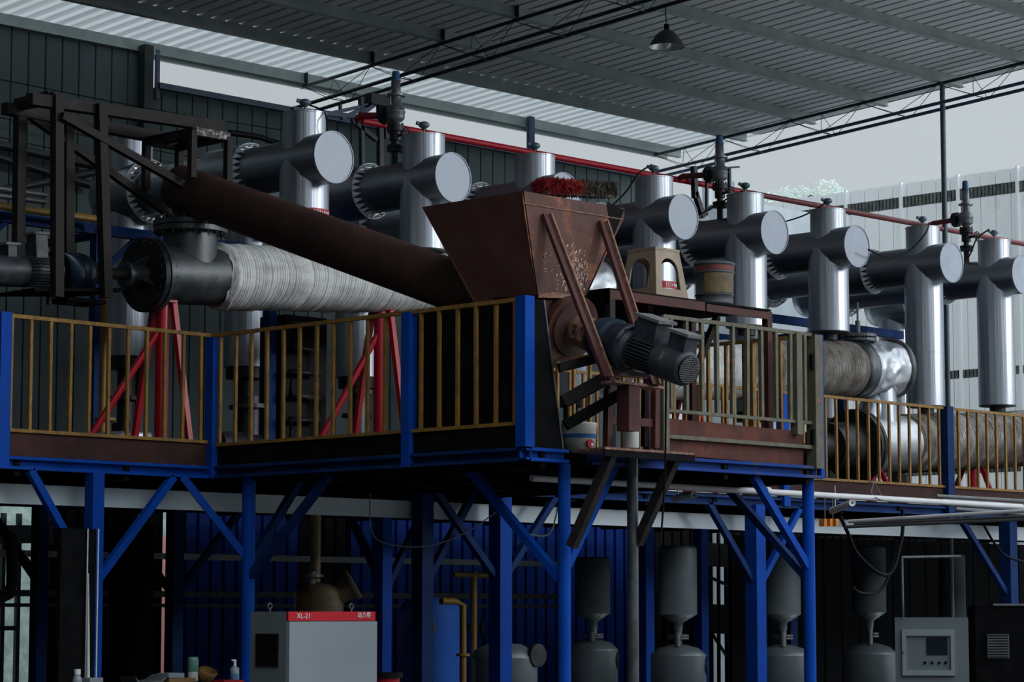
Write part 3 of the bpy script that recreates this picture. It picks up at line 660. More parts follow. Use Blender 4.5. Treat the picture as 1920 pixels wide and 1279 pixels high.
# --- pipe 3
X3, Z3 = 24.464, 3.567
t = thing('reactor_pipe', 'lower brown wrapped reactor pipe at far right behind the long yellow rail', 'reactor', axis(X3, Z3, 24.2))
xa3 = XA(1622, YR, 830); xb3 = XA(1690, YR, 830)
m = wrap_pipe('wrap', '', X3, Z3, xb3, 31.0, .345, WRB, 4); link('cloth_wrap', m, WRB, t)
m = MB(); m.cyl(axis(X3, Z3, xa3 - .12), axis(X3, Z3, xb3 + .05), .335, n=48)
link('steel_tee', m, ALX, t)
m = MB(); m.disc(axis(X3, Z3, xa3 - .16), U1, .43, .05, 44); m.disc(axis(X3, Z3, xa3 - .23), U1, .43, .05, 44); m.bolts(axis(X3, Z3, xa3 - .2), U1, .39, 20, .016, .16); link('blind_flange', m, DST, t)
m = MB(); m.cyl(axis(X3, Z3, xa3 - .75), axis(X3, Z3, xa3 - .23), .28, n=30); m.cyl(axis(X3, Z3, xa3 - 1.2), axis(X3, Z3, xa3 - .75), .18, n=24); link('drive_housing', m, DST, t)
m = MB(); m.lathe(axis(X3, Z3, xa3 - .08), axis(X3, Z3, xa3 + 1), [(0, .335), (.02, .36), (.10, .36), (.12, .34)], 44); link('foil_ring', m, ALX, t)

# red supports
def red_stand(px, X0, Z0, r, lab, brace=True):
    X = XA(px, YR, 800); top = axis(X0, Z0, X); z1 = top.z - r + .03
    t = thing('pipe_stand', lab, 'stand', (X, YR, ZD), 'red stands under the reactor pipes')
    m = MB(); m.cyl((X, YR, ZD), (X, YR, z1), .062, n=20); link('column', m, RDP, t)
    for dx, dy in ((.06, -.30), (-.02, .40)):
        m = MB(); m.beam((X + dx, YR + dy * .2, z1 + .06), (X + dx * 2.2, YR + dy, ZD), .05, .05); link('leg', m, RDP, t)
    m = MB(); m.box(X - .05, X + .07, YR - .12, YR + .12, z1 - .02, z1 + .05); link('saddle', m, RDP, t)
    if brace:
        m = MB(); m.cyl((X - .03, YR, z1 - .25), (X - .75, YR + .35, ZD + .02), .032, n=14); link('brace', m, RDP, t)
red_stand(302, X1, Z1, .262, 'glossy red pipe stand under the steel tee at left')
red_stand(712, X1, Z1, .292, 'glossy red pipe stand left of the blue rail post in the middle')
red_stand(1290, X2, Z2, .322, 'red pipe stand seen through the olive railing', False)
red_stand(1632, X3, Z3, .335, 'red stand under the lower reactor tee, right of the olive railing', False)
red_stand(1822, X3, Z3, .345, 'reddish stand near the right edge, bright daylight behind it', False)

# ================================================================== inclined feed tube, hopper, gear motor
A0 = P(338, 352, Y=YR); A1 = P(1120, 632, X=13.9)
AX = (A1 - A0).normalized()
t = thing('feed_conveyor', 'dark brown inclined screw feed tube running from hopper up to the left inlet', 'conveyor', A1)
m = MB(); m.cyl(A0, A1 - AX * .25, .205, n=40); link('tube', m, BRN, t)
m = MB(); m.cyl((xn, YR, zf + .03), (xn - .03, YR, zf + .2), .21, .13, n=32); m.cyl((xn - .03, YR, zf + .18), (A0.x + .02, YR, A0.z), .13, n=28); link('outlet_spout', m, BRN, t)
m = MB(); m.disc(A1 - AX * .19, AX, .115, .03, 28); m.disc(A1 - AX * .10, AX, .125, .03, 28); m.bolts(A1 - AX * .14, AX, .10, 6, .018, .15); m.cyl(A1 - AX * .25, A1 + AX * .1, .07, n=24); link('end_flange', m, RST, t)

# hopper: top rim X 13.38-14.51, Y 12.90-13.96, funnel to a trough over the tube
hx0, hx1, hy0, hy1 = 13.378, 14.51, 12.90, 13.96
zt_, zr_, zl_ = 4.69, 4.60, 3.93
bx0, bx1, by1 = 13.53, 14.04, 13.55
t = thing('hopper', 'large rusty brown feed hopper flaring upwards above the platform corner', 'hopper', (13.8, 13.3, 3.93))
T = .012
m = MB()   # front plate (faces -Y)
m.prism([(hx0, hy0, zt_), (hx0 + .005, hy0, zr_), (bx0, hy0, zl_), (bx1, hy0, zl_), (hx1 - .02, hy0, zr_), (hx1, hy0, zt_)], (0, T, 0)); link('front_plate', m, HOP, t)
m = MB(); m.prism([(hx0, hy0, zt_), (hx0, hy1, zt_), (bx0, by1, zl_ + .03), (bx0, hy0, zl_)], (T, 0, 0)); link('left_plate', m, HPS, t)
m = MB(); m.prism([(hx1, hy0, zt_), (bx1, hy0, zl_), (bx1, by1, zl_), (hx1, hy1, zt_)], (-T, 0, 0)); link('right_plate', m, HPS, t)
m = MB(); m.prism([(hx0, hy1, zt_), (hx1, hy1, zt_), (bx1, by1, zl_), (bx0, by1, zl_)], (0, T, 0)); link('back_plate', m, HPS, t)
m = MB()
m.beam((hx0, hy0 - .004, zr_), (hx1 - .03, hy0 - .004, zr_), .006, .007); link('weld_seam', m, RST, t)
m = MB(); hq = hy0 + .055; m.prism([(bx0, hq, zl_ + .03), (bx1, hq, zl_ + .03), (bx1 - .03, hq, 3.75), (bx1 - .06, hq, 3.55), (bx0 + .08, hq, 3.42), (bx0 + .03, hq, 3.6)], (0, .25, 0), ); link('throat', m, HOP, t)
m = MB(); c = (A1 - AX * .30); m.cyl(c - AX * .5, c + AX * .02, .235, n=36); m.disc(c + AX * .02, AX, .25, .02, 36); link('trough', m, HOP, t)
# chalk marks and rust splashes on the front plate
def stroke(pts, r=.004, Y=hy0 - .003): 
    mm_ = MB(); mm_.tube([P(a, b, Y=Y) for a, b in pts], r, 5, 3); return mm_
for pts in ([(1025, 474), (1018, 478), (1022, 484), (1017, 491), (1021, 493), (1026, 486), (1020, 480), (1026, 474)], [(1029, 474), (1033, 484)], [(1034, 473), (1027, 485)], [(1019, 505), (1025, 503), (1020, 510), (1028, 509)], [(1030, 506), (1033, 509), (1036, 504)]):
    link('chalk_mark', stroke(pts, .0022), SCR, t)
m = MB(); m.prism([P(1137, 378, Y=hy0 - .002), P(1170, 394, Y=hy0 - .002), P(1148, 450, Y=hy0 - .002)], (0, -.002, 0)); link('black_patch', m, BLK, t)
m = MB(); m.prism([P(1012, 552, Y=hy0 - .004), P(1040, 547, Y=hy0 - .004), P(1062, 552, Y=hy0 - .004), P(1092, 546, Y=hy0 - .004), P(1094, 560, Y=hy0 - .004), P(1009, 558, Y=hy0 - .004)], (0, .003, 0)); link('rust_streak', m, RST, t)
random.seed(5); m = MB()
for i in range(300):
    u = random.gauss(0, 1); v = abs(random.gauss(0, 1)); px = 1082 + u * 17 - v * 3; py = 545 - v * 48
    if py < 455 or px > 1132 - (py - 420) * .27 or px < 1040: continue
    c = P(px, py, Y=hy0 - .002); a = random.uniform(.003, .010); m.beam(c + V((-a * .5, 0, -a * random.uniform(.5, 2.2))), c + V((a * .5, 0, a)), .003, a)
link('paint_splash', m, SCR, t)['kind'] = 'stuff'
# support flat bars down the front
for k, (a, b, ya, yb) in enumerate((((1022, 402), (1137, 708), hy0 - .01, 12.35), ((1128, 416), (1192, 622), hy0 - .01, 12.35))):
    q0 = P(*a, Y=ya); q1 = P(*b, Y=yb)
    if k == 1: q1 = P(1226, 722, Y=12.25)
    m = MB(); m.beam(q0, q1, .066, .03, V((0, 1, 0))); ba = link('brace_angle', m, RED_S, t)
    m = MB(); m.beam(q0 + V((.035, -.014, 0)), q1 + V((.035, -.014, 0)), .018, .05, V((0, 1, 0))); link('rust_scale', m, RST, ba)

# broom lying on the hopper rim
random.seed(11)
b0 = P(1016, 350, Y=13.25); b1 = P(1150, 356, Y=13.35)
t = thing('broom', 'worn broom with red and dark brown bristles lying across the hopper rim', 'broom', (b0 + b1) / 2)
dv = b1 - b0
def bris(m, u0, u1, n, hgt):
    for i in range(n):
        u = random.uniform(u0, u1); c = b0 + dv * u + V((0, random.uniform(-.05, .10), random.uniform(-.02, .02)))
        d = V((random.uniform(-.35, .35), random.uniform(-.3, .3), random.uniform(-.9, .9))).normalized() * hgt * random.uniform(.6, 1)
        o = d.orthogonal().normalized() * .003
        m.add([c - d - o, c - d + o, c + d + o, c + d - o], [(0, 1, 2, 3)])
        o = d.cross(o).normalized() * .003
        m.add([c - d - o, c - d + o, c + d + o, c + d - o], [(0, 1, 2, 3)])
m = MB(); bris(m, 0, .42, 1500, .065); link('red_bristles', m, BRR, t)
m = MB(); bris(m, .26, .56, 700, .055); link('orange_bristles', m, BRO, t)
m = MB(); bris(m, .5, 1.0, 1700, .06); link('dark_bristles', m, BRD, t)
m = MB(); m.beam(b0 + V((0, 0, -.045)), b1 + V((0, 0, -.05)), .07, .03); m.beam(b0 + dv * .5, b0 + dv * .3 + V((0, .75, -.03)), .025, .025); link('broom_back', m, BRD, t)

# gear motor at the lower end of the screw
def along(px): 
    # point on the screw axis seen at this column
    lo, hi = -1.0, 3.0
    for _ in range(40):
        md = (lo + hi) / 2; q = A1 + AX * md; d = q - EYE
        x = 960 + F * d.dot(RGT) / d.dot(FWD)
        if x < px: lo = md
        else: hi = md
    return A1 + AX * lo
t = thing('gear_motor', 'black greasy gear motor hanging at the front below the hopper', 'motor', along(1190))
s_ = lambda a, b: (along(a), along(b))
g0 = along(1118); L_ = lambda px: (along(px) - g0).length
m = MB(); m.lathe(g0, g0 + AX, [(0, .0), (0, .13), (.0, .13), (.03, .15), (L_(1135), .172), (L_(1150), .18), (L_(1152), .165), (L_(1172), .165), (L_(1174), .18), (L_(1182), .18), (L_(1184), .155)], 36); link('gearbox', m, GBX, t)
m = MB(); m.bolts(along(1178), AX, .165, 10, .012, .06); link('gearbox_bolts', m, DST, t)
p0 = along(1182); p1 = along(1240)
m = MB(); m.cyl(p0, p1, .105, n=36); m.cyl(p0, p0 + AX * .04, .15, .12, n=36); link('motor_body', m, MOT, t)
m = MB(); _, rr, uu = m.frame(p0, p1)
for i in range(30):
    th = 2 * math.pi * i / 30
    if math.sin(th) * uu.z + math.cos(th) * rr.z > .82: continue
    d = rr * math.cos(th) + uu * math.sin(th)
    m.beam(p0 + AX * .06 + d * .112, p1 + d * .112, .008, .03, d)
link('cooling_fins', m, MOT, t)
p2 = along(1292)
m = MB(); m.lathe(p1 - AX * .01, p2, [(0, .115), (0, .128), (.02, .130), ((p2 - p1).length - .03, .130), ((p2 - p1).length - .005, .118), ((p2 - p1).length, .10)], 36); link('fan_cover', m, MOT, t)
m = MB(); m.disc(p2 - AX * .003, AX, .102, .006, 32)
link('fan_recess', m, DRK, t)
m = MB(); _, rr, uu = m.frame(p0, p2)
for i in range(-6, 7):
    h = (max(.0, .10 ** 2 - (i * .0155) ** 2)) ** .5
    m.cyl(p2 + rr * i * .0155 - uu * h + AX * .004, p2 + rr * i * .0155 + uu * h + AX * .004, .0025, n=5)
    m.cyl(p2 + uu * i * .0155 - rr * h + AX * .004, p2 + uu * i * .0155 + rr * h + AX * .004, .0025, n=5)
link('fan_grille', m, DUS, t)
UP = uu if uu.z > 0 else -uu
for (pa, pb, h0, hh, w) in ((1196, 1232, .09, .17, .15), (1256, 1286, .11, .12, .13)):
    a = along(pa); b = along(pb)
    m = MB(); m.beam(a + UP * (h0 + hh / 2), b + UP * (h0 + hh / 2), w, hh, UP); bx = link('terminal_box', m, MOT, t)
    m = MB(); m.beam(a - AX * .03 + UP * (h0 + hh + .01), b + AX * .03 + UP * (h0 + hh + .01), w + .04, .022, UP); link('box_lid', m, DUS, bx)
m = MB(); a = along(1196) + UP * .2; m.cyl(a, a - AX * .07, .03, n=14); m.cyl(a - AX * .03, a - AX * .05, .036, n=14); link('cable_gland', m, MOT, t)
m = MB(); a = along(1200); m.beam(a - UP * .16 + rr * .07, along(1235) - UP * .13 + rr * .07, .03, .03); link('foot', m, MOT, t)
cable('motor_cable', [along(1256) + UP * .12, P(1250, 645, Y=12.1), P(1249, 700, Y=12.15), P(1248, 800, Y=12.3), P(1247, 880, Y=12.35), P(1243, 960, Y=12.4), P(1238, 1020, Y=12.4)], .008, DRK, 'black cable hanging straight down from the gear motor past the bracket shelf')

# ------------------------------------------------------------------ platform side enclosure (black plates)
t = thing('plate_enclosure', 'black sheet-steel enclosure at the platform corner below the hopper', 'enclosure', (13.45, 13.4, ZD))
m = MB(); m.prism([(13.40, 12.90, ZD), (13.80, 12.90, ZD), (13.595, 12.90, 3.90), (13.40, 12.90, 3.90)], (0, .015, 0)); link('front_plate', m, BLK, t)
m = MB(); m.prism([(13.80, 12.895, ZD), (13.815, 12.895, ZD), (13.61, 12.895, 3.90), (13.595, 12.895, 3.90)], (0, .04, 0)); link('edge_or_glint_strip', m, STL, t)
m = MB(); m.box(13.44, 13.455, 12.92, 14.09, ZD, 3.89); link('side_plate', m, BLK, t)
m = MB(); m.box(13.455, 14.2, 14.07, 14.09, ZD, 3.85); link('back_plate', m, BLK, t)
m = MB(); c = P(815, 645, X=13.43); m.box(13.41, 13.44, c.y - .06, c.y + .06, c.z - .04, c.z + .04); link('hatch', m, BLK, t)

# motor stand on the bracket shelf
t = thing('motor_stand', 'dark red steel stand under the gear motor on the bracket shelf', 'stand', (14.1, 12.55, ZD))
def bb(par, nme, a, b, w, h, mm, ya, yb=None, up=V((0, 0, 1))):
    m = MB(); m.beam(P(a[0], a[1], Y=ya), P(b[0], b[1], Y=ya if yb is None else yb), w, h, up); return link(nme, m, mm, par)
bb(t, 'top_plate', (1140, 716), (1232, 728), .14, .02, RST, 12.35)
bb(t, 'cross_bar', (1140, 697), (1218, 703), .05, .06, RED_S, 12.45)
bb(t, 'post', (1178, 724), (1178, 809), .12, .12, RED_S, 12.35)
bb(t, 'leg', (1141, 730), (1139, 838), .055, .05, RED_S, 12.62)
bb(t, 'leg', (1229, 700), (1228, 840), .05, .05, RED_S, 12.62)
bb(t, 'leg', (1209, 730), (1208, 838), .04, .04, BLK, 12.8)
bb(t, 'rung', (1140, 788), (1228, 794), .04, .06, RED_S, 12.64)
bb(t, 'knee_brace', (1060, 752), (1135, 710), .09, .09, FRM, 12.75, 12.5)
bb(t, 'knee_brace', (1060, 798), (1168, 736), .09, .08, BLK, 12.75, 12.5)
bb(t, 'knee_brace', (1048, 690), (1120, 672), .07, .07, FRM, 12.85, 12.7)
c = P(1183, 826, Y=12.5)
m = MB(); m.cyl((c.x, c.y, ZD + .01), (c.x, c.y, ZD + .13), .06, n=16); solo('paint_tin', m, DRM, 'small pale tin under the stand post on the bracket shelf', 'tin', (c.x, c.y, ZD))
c = P(1098, 820, Y=12.95)
t = thing('paint_drum', 'dirty white drum with blue band and red emblem beneath the hopper', 'drum', (c.x + .05, 13.0, ZD))
cx = c.x; cy = 13.02
m = MB(); m.lathe((cx, cy, ZD + .002), (cx, cy, 9), [(0, .0), (0, .125), (.0, .125), (.13, .132), (.20, .135), (.21, .14), (.22, .135), (.225, 0)], 28); link('shell', m, DRM, t)
m = MB(); m.cyl((cx, cy, ZD + .105), (cx, cy, ZD + .135), .1345, n=28, caps=False); link('blue_band', m, DRB, t)
m = MB(); q = V((cx - .02, cy - .133, ZD + .06)); m.disc(q, (0, 1, 0), .033, .012, 20); link('red_emblem', m, RDP, t)
m = MB(); m.disc(q + V((.014, -.007, -.006)), (0, 1, 0), .012, .006, 12); link('emblem_spot', m, WHT, t)

# bracket shelf in front of platform with struts to the columns
t = thing('bracket_shelf', 'black triangular-strutted plate shelf projecting in front of the platform', 'shelf', (14.2, 12.5, ZD - .02))
q = [P(1056, 846, Z=ZD), P(1150, 838, Z=ZD), P(1286, 850, Z=ZD)]
m = MB(); m.prism([(13.85, 12.86, ZD - .02), (13.72, 12.4, ZD - .02), (14.72, 12.4, ZD - .02), (14.85, 12.86, ZD - .02)], (0, 0, .018)); link('plate', m, RST, t)
m = MB(); m.beam((13.72, 12.41, ZD - .045), (14.73, 12.41, ZD - .045), .012, .05); link('front_lip', m, BLK, t)
for a, b, ya, yb in (((1147, 850), (1072, 1025), 12.45, 12.80), ((1268, 854), (1195, 1020), 12.45, 12.80)):
    bb(t, 'strut', a, b, .07, .07, FRM, ya, yb)

# ------------------------------------------------------------------ table, stool, bucket
tz = 4.10; ty0, ty1 = 13.12, 14.0
tx0, tx1 = P(1142, 540, Y=ty0).x, P(1446, 582, Y=ty0).x
t = thing('steel_table', 'dark red steel table beside the hopper carrying a stool and a bucket', 'table', (tx0, ty0, ZD))
m = MB(); m.box(tx0, tx1, ty0, ty1, tz - .015, tz); link('table_top', m, BLK, t)
m = MB(); m.beam((tx0, ty0, tz - .05), (tx0 + (tx1 - tx0) * .57, ty0, tz - .05), .02, .07); link('front_apron', m, RED_S, t)
m = MB(); m.beam((tx0 + (tx1 - tx0) * .58, ty0, tz - .055), (tx1, ty0, tz - .055), .02, .06); link('front_apron', m, RED_S, t)
m = MB(); m.box(tx0, tx0 + .03, ty0, ty1, tz - .12, tz - .015); link('end_apron', m, BLK, t)
m = MB(); m.box(tx0, tx1, ty1 - .02, ty1, tz - .11, tz - .015); link('rear_apron', m, BLK, t)
for x, y in ((tx0 + .03, ty0 + .02), (tx1 - .03, ty0 + .02), (tx0 + .03, ty1 - .04), (tx1 - .03, ty1 - .04), (XA(1215, ty0 + .3, 600), ty0 + .3)):
    m = MB(); m.beam((x, y, ZD), (x, y, tz - .02), .06, .06); link('leg', m, RED_S if x > tx0 + .5 else FRM, t)
m = MB(); m.beam((tx1 - .1, ty0 + .5, tz - .03), (XA(1300, ty0 + .5, 680), ty0 + .5, 3.55), .05, .05); link('brace', m, FRM, t)

# plastic stool with arched openings
sc = (P(1183, 540, Y=ty0 + .12) + P(1277, 545, Y=ty0 + .12)) / 2
t = thing('plastic_stool', 'tan plastic stool with arched side openings standing on the steel table', 'stool', (sc.x, ty0 + .30, tz))
cx, cy = XA(1226, ty0 + .32, 545), ty0 + .32
SH = .405; wb, wt = .20, .145
def side(rot):
    ca, sa = math.cos(rot), math.sin(rot)
    N = 12; outer = []; inner = []
    def q(u, z, off=0):
        w = wb + (wt - wb) * z / SH; v = -(w - off)
        return V((cx + u * ca - v * sa * 1.0, cy + u * sa + v * ca, tz + z))
    mm_ = MB()
    def w_(z): return wb + (wt - wb) * z / SH
    arch = [(-.112, .085)] + [(.105 * math.cos(math.pi - math.pi * i / N), .235 + .10 * math.sin(math.pi * i / N)) for i in range(N + 1)] + [(.112, .085)]
    out = [(-w_(.085), .085)] + [None] * (N + 1) + [(w_(.085), .085)]
    for i in range(N + 1):
        f = i / N
        if f < .34: z = .225 + (SH - .225) * f / .34; out[i + 1] = (-w_(z), z)
        elif f > .66: z = .225 + (SH - .225) * (1 - f) / .34; out[i + 1] = (w_(z), z)
        else: out[i + 1] = (-w_(SH) + 2 * w_(SH) * (f - .34) / .32, SH)
    n = len(arch)
    for off, flip in ((0, False), (.008, True)):
        vs = [q(*a, off) for a in out] + [q(*a, off) for a in arch]
        mm_.add(vs, [(i, i + 1, i + 1 + n, i + n)[::-1 if flip else 1] for i in range(n - 1)])
        vs = [q(-w_(0), 0, off), q(w_(0), 0, off), q(w_(.085), .085, off), q(-w_(.085), .085, off)]
        mm_.add(vs, [(0, 1, 2, 3)])
    vs = [q(*a, 0) for a in arch + [arch[0]]] + [q(*a, .018) for a in arch + [arch[0]]]
    n = len(arch) + 1
    mm_.add(vs, [(i, i + 1, i + 1 + n, i + n) for i in range(n - 1)])
    return mm_
for k in range(4): link('side_panel', side(k * math.pi / 2), STO, t)
m = MB(); m.box(cx - wt - .005, cx + wt + .005, cy - wt - .005, cy + wt + .005, tz + SH - .01, tz + SH + .012); link('seat', m, STO, t)

bc = V((XA(1343, ty0 + .2, 540), ty0 + .22, tz))
t = thing('bucket', 'grimy dark bucket with red band and brown label on the steel table', 'bucket', bc)
m = MB(); m.lathe(bc, bc + V((0, 0, 1)), [(0, 0), (0, .148), (0, .148), (.02, .153), (.025, .158), (.03, .152), (.085, .154), (.09, .162), (.098, .162), (.103, .155), (.27, .160), (.275, .167), (.285, .167), (.29, .161), (.335, .163), (.34, .172), (.36, .172), (.365, .16), (.36, .155)], 36); link('shell', m, BKT, t)
m = MB(); m.lathe(bc, bc + V((0, 0, 1)), [(.292, .1625), (.334, .1645)], 36); link('red_band', m, BKR, t)
def arcpatch(c, r, z0, z1, a0, a1, mm, par, nme):
    m = MB(); N = 14; vs = []; fs = []
    for i in range(N + 1):
        th = math.radians(a0 + (a1 - a0) * i / N); vs += [V((c.x + r * math.cos(th), c.y + r * math.sin(th), z)) for z in (z0, z1)]
    for i in range(N): fs.append((2 * i, 2 * i + 2, 2 * i + 3, 2 * i + 1))
    m.add(vs, fs, True); return link(nme, m, mm, par)
arcpatch(bc, .1615, tz + .105, tz + .268, 190, 290, BKL, t, 'paper_label')
m = MB(); m.tube([bc + V((-.16, 0, .35)), bc + V((-.08, -.03, .37)), bc + V((0, -.05, .36)), bc + V((.09, -.03, .375)), bc + V((.16, 0, .35))], .012, 8); link('crumpled_lining', m, DRK, t)

# ================================================================== DECK, RAILS
t = thing('deck', 'blue-edged steel working platform carrying the reactor pipes and railings', 'platform', (15, 17, ZD))
m = MB(); m.box(5.5, 33, YF, 23.2, ZD - .02, ZD - .004); m.box(XP0, XP1, YP, YF, ZD - .02, ZD - .004); link('deck_plate', m, BLK, t)
for (a, b, mm) in (((5.5, YF, ZD - .05), (XP0, YF, ZD - .05), BLU), ((XP0, YF, ZD - .05), (XP0, YP - .03, ZD - .05), BLD), ((XP0 - .03, YP, ZD - .05), (13.80, YP, ZD - .05), BLU), ((14.05, YP, ZD - .05), (XP1 + .04, YP, ZD - .05), BLB), ((XP1, YP, ZD - .05), (XP1, YF, ZD - .05), BLU), ((XP1, YF, ZD - .07), (33, YF, ZD - .07), BLD)):
    m = MB(); m.chan(a, b, .06, .10, .008); link('edge_beam', m, mm, t)
for y in (17.6, 19.2, 20.8):
    m = MB(); m.beam((5.5, y, ZD - .10), (33, y, ZD - .10), .06, .14); link('joist', m, BLK, t)
x = 6.2
while x < 33:
    m = MB(); m.beam((x, YF, ZD - .09), (x, 21.8, ZD - .09), .05, .12); link('joist', m, BLK, t)
    if XP0 < x < XP1: m = MB(); m.beam((x, YP, ZD - .09), (x, YF, ZD - .09), .05, .12); link('joist', m, BLK, t)
    x += 1.05
for y in (13.6, 14.4, 15.2, 15.9):
    m = MB(); m.beam((XP0, y, ZD - .09), (XP1, y, ZD - .09), .05, .08); link('joist', m, BLK, t)

def railing(lab, a, b, posts, n, mm, pm=BLU, zb=3.0, zt=ZR, toe=True, toem=TOE, skip=(), tz1=None, pw=.085, bw=.026):
    a = V((a[0], a[1], 0)); b = V((b[0], b[1], 0)); d = (b - a).normalized(); nrm = V((-d.y, d.x, 0))
    t = thing('railing', lab, 'railing', (a.x, a.y, ZD), 'railings round the working platform')
    m = MB(); m.beam(a + V((0, 0, zt)), b + V((0, 0, zt)), .032, .03); link('top_rail', m, mm, t)
    m = MB(); m.beam(a + V((0, 0, zb)), b + V((0, 0, zb)), .032, .026); link('bottom_rail', m, mm, t)
    if toe:
        m = MB(); m.beam(a + V((0, 0, (ZD + zb) / 2)) + nrm * .01, b + V((0, 0, (ZD + zb) / 2)) + nrm * .01, .008, zb - ZD - .01); link('toe_plate', m, toem, t)
    Ln = (b - a).length
    for i in range(n):
        c = a + d * (Ln * (i + .5) / n) + nrm * random.uniform(-.003, .003)
        if any(abs((c - a).length - s) < .05 for s in skip): continue
        l2 = V((random.uniform(-.004, .004), random.uniform(-.004, .004), 0))
        m = MB(); m.beam(c + V((0, 0, zb)), c + l2 + V((0, 0, zt)), bw, bw, d); link('baluster', m, mm, t)
    for (u, pz0, pz1, w, pmm) in posts:
        c = a + d * u; m = MB(); m.beam(c + V((0, 0, pz0)), c + V((0, 0, pz1)), w, w, d); link('post', m, pmm, t)
    return t
random.seed(21)
xl = XA(4, YF, 700)
railing('yellow left-hand railing in front of the reactor motor, running to the inner corner', (9.4, YF), (XP0 - .03, YF), [(xl - 9.4, ZD - .1, ZR + .02, .10, BLU)], 21, YEL, zb=3.0)
yp = YA(767, XP0, 700)
t = railing('long yellow railing along the side of the projecting platform', (XP0, YF), (XP0, YP), [(.02, ZD - .1, ZR - .02, .10, BLU), (YF - yp, ZD - .1, ZR + .0, .085, BLU), (YF - YP, ZD, ZR + .02, .10, BLU)], 18, YEL, zb=2.975, toem=BLK)
xg = XA(1243, YP, 700)
t = railing('weathered olive railing on the right front of the projecting platform', (xg, YP), (XP1 - .04, YP), [(0, ZD, ZR, .07, YEG), (1.93 - .02, ZD - .02, ZR, .10, YEG), (1.93 - .26, 3.05, ZR, .07, YEG), (1.93 + .05, ZD - .1, ZR + .01, .05, BLU)], 10, YEG, zb=3.155, toe=False, bw=.032)
m = MB(); m.beam((xg, YP, 2.955), (XP1 - .04, YP, 2.955), .032, .03); link('lower_rail', m, YEG, t)
m = MB(); m.beam((xg, YP + .03, 2.96), (XP1 - .12, YP + .03, 2.94), .01, .28); link('toe_plate', m, TOER, t)
for z in (2.98, 3.6): m = MB(); m.beam((XP1 - .05, YP - .02, z), (XP1 - .05, YP - .02, z + .12), .03, .03); link('hinge', m, DRK, t)
railing('yellow and rust railing on the right flank of the projecting platform', (XP1, YP + .05), (XP1, YF), [(.6, ZD, ZR, .05, YEL)], 18, YEL, zb=2.98, toem=TOER)
railing('long yellow railing running back to the right edge of the picture', (XP1 + .05, YF), (32, YF), [(XA(1468, YF, 800) - XP1 - .05, ZD - .1, ZR - .02, .10, BLU), (XA(1775, YF, 850) - XP1 - .05, ZD - .15, ZR + .02, .12, BLD), (14.0, ZD - .15, ZR, .1, BLD)], 80, YEL, zb=3.005)

# ------------------------------------------------------------------ columns under the deck
def column(X, Y, w, mm, lab, braces=(), rnd=False, ztop=ZD - .1, zb=0):
    t = thing('support_column', lab, 'column', (X, Y, zb), 'columns under the working platform')
    m = MB()
    if rnd: m.cyl((X, Y, zb), (X, Y, ztop), w / 2, n=28)
    else: m.beam((X, Y, zb), (X, Y, ztop), w, w, V((1, 0, 0)))
    link('post', m, mm, t)
    m = MB(); m.box(X - w * .9, X + w * .9, Y - w * .9, Y + w * .9, zb, zb + .015); link('base_plate', m, mm, t)
    for dx, dy, dz, bm in braces:
        m = MB(); m.beam((X + dx * .04, Y + dy * .04, ztop - dz), (X + dx, Y + dy, ztop), .06, .06); link('brace', m, bm, t)
    return t
Y1 = YP + .08
column(XA(1058, Y1, 1000), Y1, .095, BLU, 'round bright blue column under the front corner, left of the bracket struts', ((0, 1.0, .85, BLU), (.55, .0, .75, BLU)), True)
column(XA(1516, Y1, 1000), Y1, .10, BLU, 'round bright blue column under the right corner of the platform', ((-.72, 0, .72, BLU), (0, .9, .8, BLD)), True)
column(XA(1186, 12.82, 950), 12.82, .085, STL, 'round grey steel column under the bracket shelf', (), True, ztop=ZD - .02)
column(XA(176, YF, 1000), YF, .11, BLU, 'square blue column with two knee braces at lower left', ((-.62, 0, .85, BLU), (.78, 0, .85, BLU)))
column(XA(466, 16.1, 1000), 16.1, .11, BLU, 'round blue column just left of the grey power cabinet', ((-.45, .3, .65, BLU), (.55, 0, .7, BLD), (0, -1.0, .8, BLD)), True)
column(XA(1417, YF, 1100), YF, .15, BLU, 'broad square blue column left of the round corner column', ((.75, 0, .85, BLU), (-.75, 0, .8, BLD)))
column(XA(938, YF, 1100), YF, .15, BLU, 'square column, half bright blue half shaded, left of the round corner column', ((.75, 0, .8, BLD), (-.85, 0, .8, BLD)))
column(XA(718, 17.8, 1100), 17.8, .12, BLU, 'square blue column right behind the grey power cabinet', ((.6, 0, .9, BLD), (0, .6, .8, BLD)))
column(XA(792, 16.6, 1100), 16.6, .14, BLD, 'dull blue column with bolt holes in front of the blue tank', ((.65, 0, .85, BLD),))
column(XA(327, 20.0, 1100), 20.0, .13, BLD, 'far dull blue column beside the salmon strip at lower left', ((.9, 0, .9, BLD), (-.9, 0, .9, BLK)))
column(XA(73, 19.5, 1100), 19.5, .115, BLD, 'dark blue column beside the tall doorway at lower left', ((-.7, 0, .8, BLK),))
column(XA(1210, 18.5, 1100), 18.5, .14, BLU, 'blue column behind the round grey column', ())
column(XA(1314, 19.5, 1100), 19.5, .13, BLU, 'thin blue column right of the tall grey separator', ())
column(XA(1890, YF, 1000), YF, .15, BLD, 'dark blue column near the right edge above the black cabinet', ((-1.0, 0, .9, BLD),))
column(XA(1480, 19.8, 1100), 19.8, .14, BLD, 'dull blue column behind the right corner column', ())
